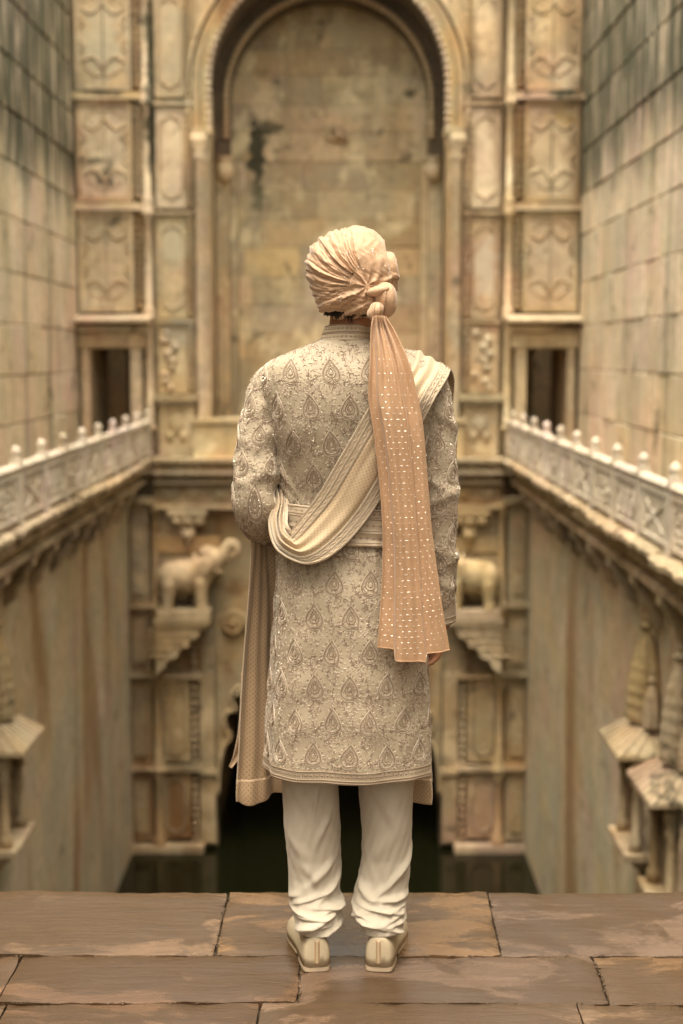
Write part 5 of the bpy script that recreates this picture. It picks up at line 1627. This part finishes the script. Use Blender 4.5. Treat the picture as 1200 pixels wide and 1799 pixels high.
TS = Surf(TPs, tv, closed=False, M_=400)
mb = MB(); g = np.random.default_rng(8)
fl = -1 if TS.frame(np.array([.05]), np.array([.4]))[1][0][1] > 0 else 1
r_ = 0; t = .06
while t < tv[-1] - .01:
    L = float(np.interp(t, tv, TS.L))
    nD = max(5, int(L / .0165)); spread = .0165 if L > .09 else L / nD
    for k_ in range(int(L / spread) + 1):
        s_ = (k_ + (.5 if r_ % 2 else .0)) * spread + g.normal(0, .0006)
        if .004 < s_ < L - .004 and g.random() < .93:
            mid = math.exp(-((s_ / L - .5) / .3) ** 2); w = g.uniform(.0022, .0044) * (.6 + .7 * mid) * (1 if t > .22 else .6); hgt = g.uniform(.0007, .0011) * (.7 + .6 * mid)
            q = np.array([(s_ - w, t), (s_, t - hgt), (s_ + w, t), (s_, t + hgt), (s_, t)])
            p, n_ = TS.frame(q[:, 0], q[:, 1]); n_ = n_ * fl
            if n_[:, 1].max() > -.55: continue
            V = p + n_ * np.array([.0010, .0010, .0010, .0010, .0016])[:, None]
            mb.add(V, [(0, 1, 4), (1, 2, 4), (2, 3, 4), (3, 0, 4)])
    t += .0135 if t > .2 else .017; r_ += 1
o = tag(mb.build('silver_dashes', M['dash'], TAIL), kind='stuff')
mb = MB(); mb.tube(TPs[-1] + np.array([0, -.001, 0]), .0017, 6); mb.build('tail_hem', M['tail'], TAIL, smooth=True)

# ------------------------------------------------------------------ trousers
def leg_surf(rows, yc, nring=300, seed=0, ridges=()):
    rows = np.array(rows, float)
    z = np.array([pp(600, y, YP)[2] for y in rows[:, 0]])
    xl = np.array([pp(x, y, YP)[0] for y, x in rows[:, :2]]); xr = np.array([pp(x, y, YP)[0] for y, x in rows[:, [0, 2]]])
    o = np.argsort(z); zz = np.linspace(z.min(), z.max(), nring)
    cx = np.interp(zz, z[o], ((xl + xr) / 2)[o]); a = np.interp(zz, z[o], ((xr - xl) / 2)[o]); b = np.interp(zz, z[o], rows[:, 3][o]); cy = np.interp(zz, z[o], rows[:, 4][o])
    for arr in (cx, a, b, cy):
        arr[2:-2] = np.convolve(arr, np.ones(5) / 5, 'valid')
    ph = np.linspace(0, 2 * math.pi, 128, False); pc = np.where(ph > math.pi, ph - 2 * math.pi, ph)
    P = np.zeros((nring, 128, 3))
    for i, zv in enumerate(zz):
        d = np.zeros(128)
        for (p0, z0, sl, wd, am, pw) in ridges:
            dz_ = zv - z0 - sl * (pc - p0); wz = np.where(dz_ > 0, wd * 1.7, wd * .55) if z0 < .18 else wd
            d += am * np.exp(-(dz_ / wz) ** 2) * np.exp(-((pc - p0) / pw) ** 2)
        d += .0025 * np.sin(pc * 3 + zv * 9 + seed) + .0007 * np.sin(pc * 9 + zv * 55 + 2 * np.sin(zv * 31 + pc * 2)) + .0005 * np.sin(pc * 17 - zv * 90 + seed)
        P[i, :, 0] = cx[i] + (a[i] + d) * np.sin(ph); P[i, :, 1] = YP + cy[i] - (b[i] + d) * np.cos(ph)
        P[i, :, 2] = zv + .008 * np.sin(pc * 1.0 + seed) * sstep(.17, .09, zv)
    return P
g = np.random.default_rng(21)
def bunch(seed, side):
    q = np.random.default_rng(seed); out = []
    for z0 in (.090, .103, .118, .134, .150, .168):
        for _ in range(2):
            out.append((q.uniform(-1.4, 1.4), z0 + q.normal(0, .006), q.uniform(-.026, .026), q.uniform(.004, .007), q.uniform(.005, .0105), q.uniform(.5, 1.0)))
    return out
rl = bunch(4, -1) + [(.35, .235, .055, .013, .010, .55), (.75, .195, .05, .010, .011, .6), (-.2, .245, -.05, .02, .006, .5), (.5, .36, .12, .018, .006, .4), (-.5, .30, -.06, .022, .005, .6), (.2, .43, .3, .02, .006, .15)]
rr_ = bunch(9, 1) + [(-.7, .19, -.04, .011, .011, .6), (.3, .215, .07, .014, .009, .6), (.9, .26, .08, .018, .007, .5), (-.3, .30, .05, .028, .005, .5), (.1, .40, -.1, .03, .005, .5)]
LL = leg_surf([(1090, 492, 613, .105, .01), (1250, 494, 605, .098, .005), (1375, 497, 595, .088, .0), (1450, 499, 597, .080, .0), (1500, 503, 597, .075, .004), (1535, 505, 598, .072, .0), (1558, 506, 595, .069, -.012), (1576, 510, 600, .068, -.030), (1594, 516, 600, .067, -.045), (1608, 520, 598, .064, -.055), (1618, 525, 594, .060, -.058)], 0, seed=1, ridges=rl)
RL = leg_surf([(1090, 615, 740, .105, .01), (1250, 622, 734, .098, .005), (1375, 631, 729, .088, .0), (1450, 637, 724, .080, .0), (1500, 636, 721, .075, .004), (1535, 630, 719, .072, .0), (1558, 621, 714, .069, -.012), (1576, 619, 710, .068, -.030), (1594, 623, 707, .067, -.045), (1608, 627, 702, .064, -.055), (1618, 632, 697, .060, -.058)], 0, seed=2.4, ridges=rr_)
mb = MB(); mb.grid(LL, True); mb.grid(RL, True)
c0 = (LL[-1].mean(0) + RL[-1].mean(0)) / 2
mb.ball(c0 + np.array([0, 0, .03]), (.165, .105, .13), 24, 14)
TRO = mb.build('trousers', M['trouser'], ROOT, smooth=True)

# ------------------------------------------------------------------ shoes
def shoe(px, toe, name_seed):
    h = gnd(px, 1708); hx_, hy_ = float(h[0]), float(h[1]) + .002
    L = .285
    # outline along the foot: (distance, half width, centre shift, height of the upper)
    prof = [(0, .017, .0, .064), (.003, .0255, 0, .072), (.010, .0310, 0, .074), (.030, .0345, 0, .070), (.065, .0355, .001, .064), (.10, .036, .002, .058), (.14, .040, .004, .058), (.18, .0455, .006, .054), (.215, .046, .006, .046), (.245, .040, .004, .038), (.268, .028, .002, .030), (.281, .014, .0, .024), (.285, .003, 0, .020)]
    pr = smooth_path(np.array(prof), 60)
    ca, sa_ = math.cos(toe), math.sin(toe)
    sx = 1 if toe > 0 else -1
    def W(u, v, z): return (hx_ + u * ca + v * sa_, hy_ - u * sa_ + v * ca, z)
    base_z = lambda v: .017 if v > .07 else .017
    up = []
    for (v, hw, cs, ht) in pr:
        ring = []
        for a in np.linspace(0, math.pi, 22):
            c, s_ = math.cos(a), math.sin(a)
            x = hw * math.copysign(abs(c) ** .75, c) * (1 - .10 * s_ ** 2) + cs * sx
            ring.append(W(x, v, .016 + (max(ht, .012)) * s_ ** .62))
        up.append(ring)
    S_ = obj('shoe', None, ROOT, (hx_, hy_ + .12, 0))
    # opening: the top of the rings between heel and instep stays open
    P = np.array(up)
    mb = MB(); n, m = P.shape[:2]; f = []
    for i in range(n - 1):
        v = pr[i][0]
        for j in range(m - 1):
            if .026 < v < .125 and 8 <= j <= 12: continue
            f.append((i * m + j, i * m + j + 1, (i + 1) * m + j + 1, (i + 1) * m + j))
    f.append(tuple(range(m - 1, -1, -1)))
    mb.add(P.reshape(-1, 3), f)
    o = mb.build('upper', M['shoe'], S_, smooth=True); solidify(o, .003, -1)
    rim = [P[i][8] for i in range(n) if .024 < pr[i][0] < .13] + [P[i][13] for i in range(n - 1, -1, -1) if .024 < pr[i][0] < .13]
    mb = MB(); mb.tube(rim, .0022, 6, True); mb.build('rim', M['strip'], S_, smooth=True)
    # sole with a low heel block
    def outline(gw, v0, v1):
        pts = [(hw + gw, v, cs) for (v, hw, cs, ht) in pr if v0 <= v <= v1]
        r = [W(a + c * sx, v - .001, 0)[:2] for a, v, c in pts] + [W(-a + c * sx, v - .001, 0)[:2] for a, v, c in pts[::-1]]
        return r
    def slab(o2, z0, z1, name, mat):
        mb = MB(); n = len(o2)
        c = np.array(o2); mid = c.mean(0)
        rings = []
        for (k_, z) in ((.985, z0), (1.0, z0 + .002), (1.0, z1 - .002), (.985, z1)):
            q = mid + (c - mid) * k_; rings.append(np.column_stack([q, np.full(n, z)]))
        P = np.array(rings); mb.grid(P, True); mb.add(P[-1], [tuple(range(n))]); mb.add(P[0], [tuple(range(n - 1, -1, -1))])
        return mb.build(name, M[mat], S_)
    slab(outline(.0022, 0, L), .012, .020, 'sole', 'sole')
    slab(outline(.0026, 0, .075), .0005, .0115, 'heel', 'sole'); slab(outline(.0012, .11, .27), .0005, .0115, 'forefoot_sole', 'sole')
    # the stitched strip up the back seam
    for (u0, wd, mt, nm, pz) in ((0, .0165, 'strip', 'back_strip', .0006), (0, .006, 'shoe', 'strip_piping', .0020)):
        rows = []
        for z in np.linspace(.021, .083, 14):
            t = (z - .016) / .076; hw_ = .03
            vv = -.003 + .012 * max(0, t - .7) ** 2
            rows.append([W(u0 - wd / 2, vv + .002 - pz * .6, z), W(u0 - wd * .2, vv - pz, z), W(u0 + wd * .2, vv - pz, z), W(u0 + wd / 2, vv + .002 - pz * .6, z)])
        mb = MB(); mb.grid(np.array(rows)); q = mb.build(nm, M[mt], S_, smooth=True); solidify(q, .0015, 0)
    return S_
shoe(557, R(-8), 1)
shoe(665, R(8), 2)

# ------------------------------------------------------------------ the body inside the clothes: one skin from head to toe
m = MB()
hd = pp(618, 503, 3.555)
m.ball(hd + [0, .0, .01], (.074, .094, .10), 20, 14); m.ball(hd + [0, .035, -.045], (.060, .065, .075), 18, 12)
m.ball(hd + [0, .10, -.03], (.013, .02, .026), 10, 8); m.ball(hd + [0, .088, -.075], (.026, .012, .010), 10, 6); m.ball(hd + [0, .085, -.105], (.03, .02, .02), 10, 8)
for e in (-1, 1):
    m.ball(hd + [e * .078, .004, -.028], (.009, .020, .032), 10, 8); m.ball(hd + [e * .031, .090, .004], (.014, .008, .009), 10, 6); m.ball(hd + [e * .036, .07, -.035], (.024, .024, .022), 10, 8)
nk = pp(612, 600, 3.562)
m.capsule(nk - [0, 0, .03], hd + [0, .0, -.05], .0535, .052, 18)
for y, a, b in ((672, .15, .075), (720, .14, .085), (800, .12, .08), (880, .11, .075), (960, .13, .085), (1030, .14, .09)):
    m.ball(pp(614, y, YP) - [0, 0, .02], (a, b, .065), 18, 10)
def limb(pts, rad):
    for i in range(len(pts) - 1): m.capsule(pts[i], pts[i + 1], rad[i], rad[i + 1], 14)
limb([Lp[1], Lp[3], Lp[5], Lp[7], Lp[9]], [.033, .040, .038, .036, .028]); limb([Rp[1], Rp[3], Rp[5], Rp[7]], [.033, .038, .033, .026])
def hand(w, d, side, back, curl):
    """w wrist, d unit along the hand, side unit towards the little finger, back unit out of the back of the hand"""
    w, d, side, back = (np.array(q, float) for q in (w, d, side, back))
    m.capsule(w - d * .02, w + d * .02, .026, .026, 12)
    for e in (-1.5, -.5, .5, 1.5): m.capsule(w + d * .02 + side * e * .011, w + d * .085 + side * e * .0185, .0155, .0115, 10)
    for e, l in ((-1.5, .070), (-.5, .078), (.5, .073), (1.5, .057)):
        p = w + d * .088 + side * e * .0195; dd = d.copy(); seg = [l * .46, l * .3, l * .24]; r = .0092
        for q, sl in enumerate(seg):
            an = curl * (.6 + .35 * q); dd = dd * math.cos(an) - back * math.sin(an); dd /= np.linalg.norm(dd)
            p2 = p + dd * sl; m.capsule(p, p2, r, r - .001, 9); p = p2; r -= .001
    p = w + d * .03 - side * .024; t1 = d * .75 - side * .55 - back * .3; t1 /= np.linalg.norm(t1)
    m.capsule(p, p + t1 * .036, .0135, .0108, 9); t2 = d * .93 - side * .15 - back * .35; t2 /= np.linalg.norm(t2)
    m.capsule(p + t1 * .036, p + t1 * .036 + t2 * .028, .0105, .0085, 9)
hand(pp(771, 1076, 3.574), (-.06, .06, -1), (0.35, -.94, 0), (.94, .35, 0), .62)
dl = np.array(Lp[9]) - np.array(Lp[8]); dl /= np.linalg.norm(dl)
hand(np.array(Lp[9]) + dl * .02, dl, (0, 0, -1), (-.9, .2, 0), .6)
for PL, hxp, toe in ((LL, 557, R(-9)), (RL, 665, R(9))):
    hip = PL[-1].mean(0); kn = PL[140].mean(0); an = PL[28].mean(0)
    limb([hip, kn, an], [.082, .048, .036])
    h = gnd(hxp, 1708); f_ = lambda v, z: np.array([h[0] + v * math.sin(toe), h[1] + v * math.cos(toe), z])
    limb([an, f_(.05, .05)], [.036, .029]); limb([f_(.05, .046), f_(.10, .048), f_(.17, .042), f_(.23, .036)], [.026, .026, .025, .018]); m.ball(f_(.035, .046), .026, 12, 8)
me = remeshed(m, 'body', M['skin'], .0045, 3)
V = np.zeros(len(me.vertices) * 3); me.vertices.foreach_get('co', V); me.vertices.foreach_set('co', (V.reshape(-1, 3) - np.array(WL[ROOT.name])).ravel()); me.update()
BODY = obj('body', me, ROOT, WL[ROOT.name])

# hair on the nape
m = MB(); g = np.random.default_rng(12)
rows = []
for t in np.linspace(0, 1, 12):
    ring = []
    for a in np.linspace(-1.45, 1.45, 40):
        r = .0735 - .012 * t; zz = hd[2] - .035 - .033 * t + .010 * abs(a) * 0
        ring.append((hd[0] - .004 + r * math.sin(a) * .98, hd[1] - (.090 - .018 * t) * math.cos(a), zz))
    rows.append(ring)
m.grid(np.array(rows)); HAIR = m.build('hair', M['hair'], ROOT, smooth=True); solidify(HAIR, .004, 0)
m = MB()
for _ in range(520):
    a = g.uniform(-1.3, 1.3); t = .8 + .2 * g.random()
    p = np.array([hd[0] - .004 + (.0735 - .012 * t) * math.sin(a), hd[1] - (.092 - .018 * t) * math.cos(a), hd[2] - .035 - .033 * t])
    cl = math.exp(-((a + .02) / .16) ** 2) + .6 * math.exp(-((a + .55) / .15) ** 2) + .3 * math.exp(-((a - .5) / .2) ** 2)
    l = .004 + .024 * cl * g.random() + .004 * g.random()
    q = p + np.array([g.normal(0, .004), -.001 + g.normal(0, .001), -l])
    m.tube([p + [0, 0, .008], (p + q) / 2 + [g.normal(0, .001), -.002, 0], q], [.0011, .0009, .0003], 4)
tag(m.build('hair_strands', M['hair'], HAIR), kind='stuff')
